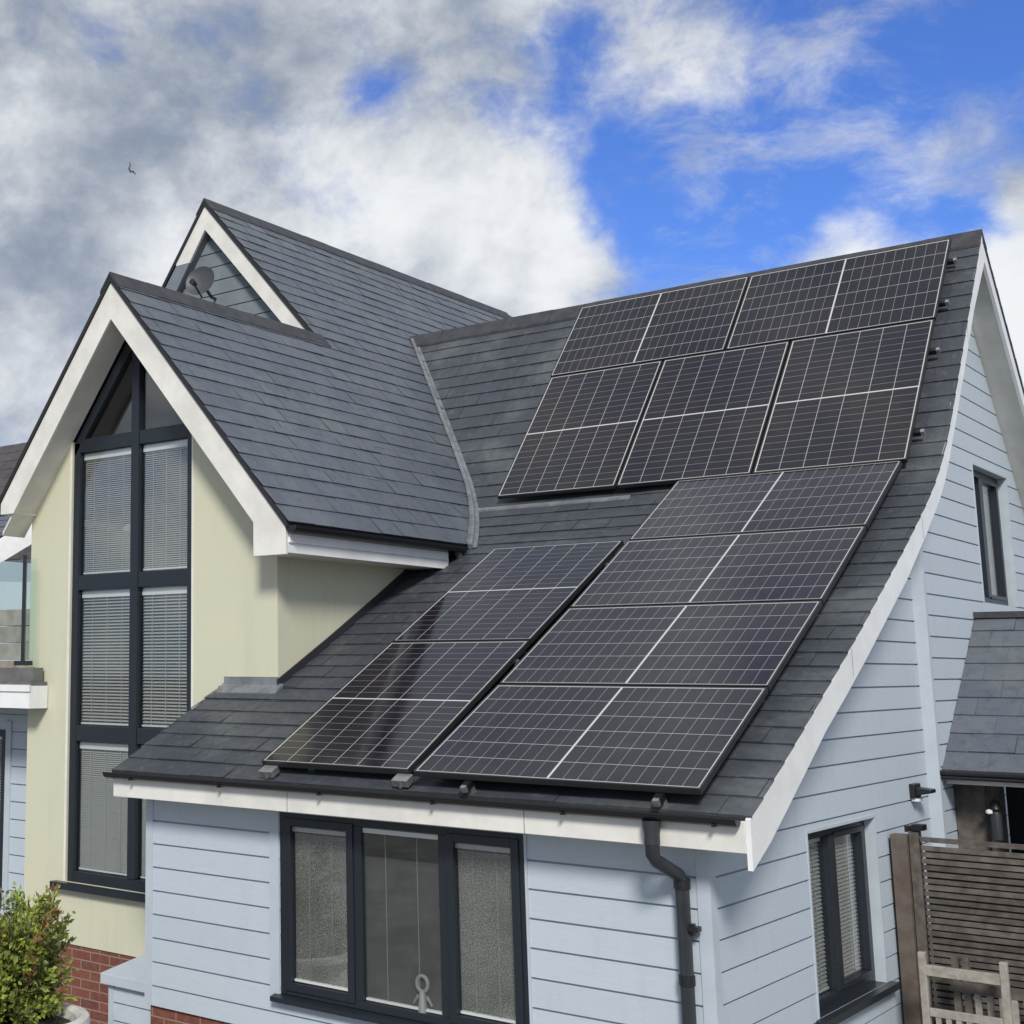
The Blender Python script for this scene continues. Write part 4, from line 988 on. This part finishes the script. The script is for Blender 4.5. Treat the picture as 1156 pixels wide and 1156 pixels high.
# trailing plants at the pot's foot
# yellow-green shoots seen at the far left by the wall
ts = empty('yellow_shoots', (-4.55, .2, GZ), 'thin yellow-green shoots rising at the far left edge by the blue wall', 'plant')
m = MB(); lf = MB()
for k in range(7):
    b0 = Vector((-4.62 + random.uniform(-.1, .08), .2 + random.uniform(-.1, .1), GZ)); tp = b0 + Vector((random.uniform(-.12, .05), random.uniform(-.1, .1), random.uniform(1.35, 1.75)))
    m.tube([b0, (b0 + tp) / 2 + Vector((.02, 0, 0)), tp], [.006, .005, .002], 5)
    for j in range(16): leafat(b0.lerp(tp, random.uniform(.5, 1)), Vector((random.gauss(0, 1), random.gauss(0, 1), .5)), .06, (1.9, 1.7, .6))
obj('stems', m, 'twig', ts); obj('foliage', lf, 'leaf', ts)

# neighbouring house far left
nb = empty('neighbour_house', (-19, 13, GZ), 'neighbouring slate-roofed house seen behind the balcony at the far left', 'house')
M['tile_brown'] = pbr('brown_tile', (0.085, 0.075, 0.075), 0.7, tint=True, var=.3)
m = MB(); slates(m, (-24, 11.5, 2.6), (1, 0, 0), (0, .62, .785), [(0, 0), (9.2, 0), (9.2, 4.2), (0, 4.2)], gauge=.3, width=.33); obj('roof', m, 'tile_brown', nb)
m = MB(); m.box((-24, 11.9, GZ), (-14.9, 16, 2.6)); m.prism([(-24, 11.9, 2.6), (-24, 14.1, 5.86), (-24, 16.4, 2.6)], (9.1, 0, 0)); obj('wall', m, 'render', nb)
nx = -17.05
Vg = Vector((.72, 0, .69)).normalized()
m = MB(); slates(m, (-18.6, 8.6, 2.18), (0, -1, 0), (.70, 0, .714), [(-3, 0), (0, 0), (0, 2.3), (-3, 2.3)], gauge=.25, n=(-.714, 0, .7)); obj('dormer_roof', m, 'slate', nb)

m = MB()
m.prism([(-19.4, 8.58, 1.25), (-19.4, 8.58, 1.42), (-17.0, 8.58, 3.86), (-17.0, 8.58, 3.58)], (0, .05, 0)); obj('bargeboard', m, 'white_bright', nb)
m = MB(); m.box((-17.9, 8.9, GZ), (-15.5, 11.4, 2.6)); obj('wing_wall', m, 'board', nb)
# second smaller neighbour building: slate roof sloping to a white verge, right behind the balustrade
n2 = empty('neighbour_annexe', (-9.2, 8.0, GZ), 'small slate-roofed annexe with white verge board seen through the glass balustrade', 'building')
def P2(px_, py_, Yv):
    d_ = pdir(px_, py_); t_ = (Yv - CAMP.y) / d_.y; return CAMP + d_ * t_
YN = 7.0
a, b = P2(44, 572, YN), P2(2, 644, YN)
sl2 = (b - a); 
up_l = P2(-60, 572, YN)
m = MB(); u_ = Vector((0, 1, 0)); v_ = (a - b).normalized()
nrm = Vector((-v_.z, 0, v_.x)); nrm = nrm if nrm.z > 0 else -nrm
# front pitched roof plane descending towards the garden at left of the verge
vv = Vector((0, .78, .62)); slates(m, Vector((b.x - 4, YN - 1.2, b.z - .1)), (1, 0, 0), vv, [(0, 0), (4.0, 0), (4.0 + (a.x - b.x) , (a.z - b.z) / .62), (0, (a.z - b.z) / .62)], gauge=.2); obj('roof', m, 'slate', n2)
m = MB(); topd = (a.z - b.z) / .62 * .78
m.prism([(b.x + .01, YN - 1.22, b.z - .16), (a.x + .01, YN - 1.2 + topd, a.z - .12), (a.x + .01, YN - 1.2 + topd, a.z - .50), (b.x + .01, YN - 1.22, b.z - .50)], (.05, 0, 0)); obj('bargeboard', m, 'white_bright', n2)
m = MB(); m.prism([(b.x - 3.8, YN - 1.1, GZ), (b.x - .0, YN - 1.1, GZ), (a.x + .0, YN - 1.25 + topd, GZ), (b.x - 3.8, YN + 1.5, GZ)], (0, 0, b.z - GZ - .22)); obj('wall', m, 'board', n2)

# bird in the sky
bp_ = CAMP + pdir(146, 192) * 95
bd_ = empty('bird', bp_, 'tiny dark bird gliding in the grey cloud above the left gable', 'bird')
m = MB()
R_, U_ = Rt, Up
q = lambda a, b, c=0.0: bp_ + R_ * a + U_ * b + Fw * c
m.tube([q(.10, -.20), q(.06, -.08), q(.0, .05), q(-.04, .14), q(-.06, .19)], [.02, .045, .055, .035, .01], 10)
for sgn, pts_ in ((1, [(.0, .09), (.10, .30), (.06, .50), (.00, .62), (.02, .42), (.0, .26), (-.05, .10)]), (-1, [(.05, -.02), (.30, -.06), (.42, -.22), (.44, -.34), (.32, -.22), (.18, -.14), (.06, -.10)])):
    m.prism([q(a, b, -.01 + .25 * (abs(a) + abs(b)) * .3) for a, b in pts_], Fw * .015)
obj('bird_body', m, 'bird', bd_)
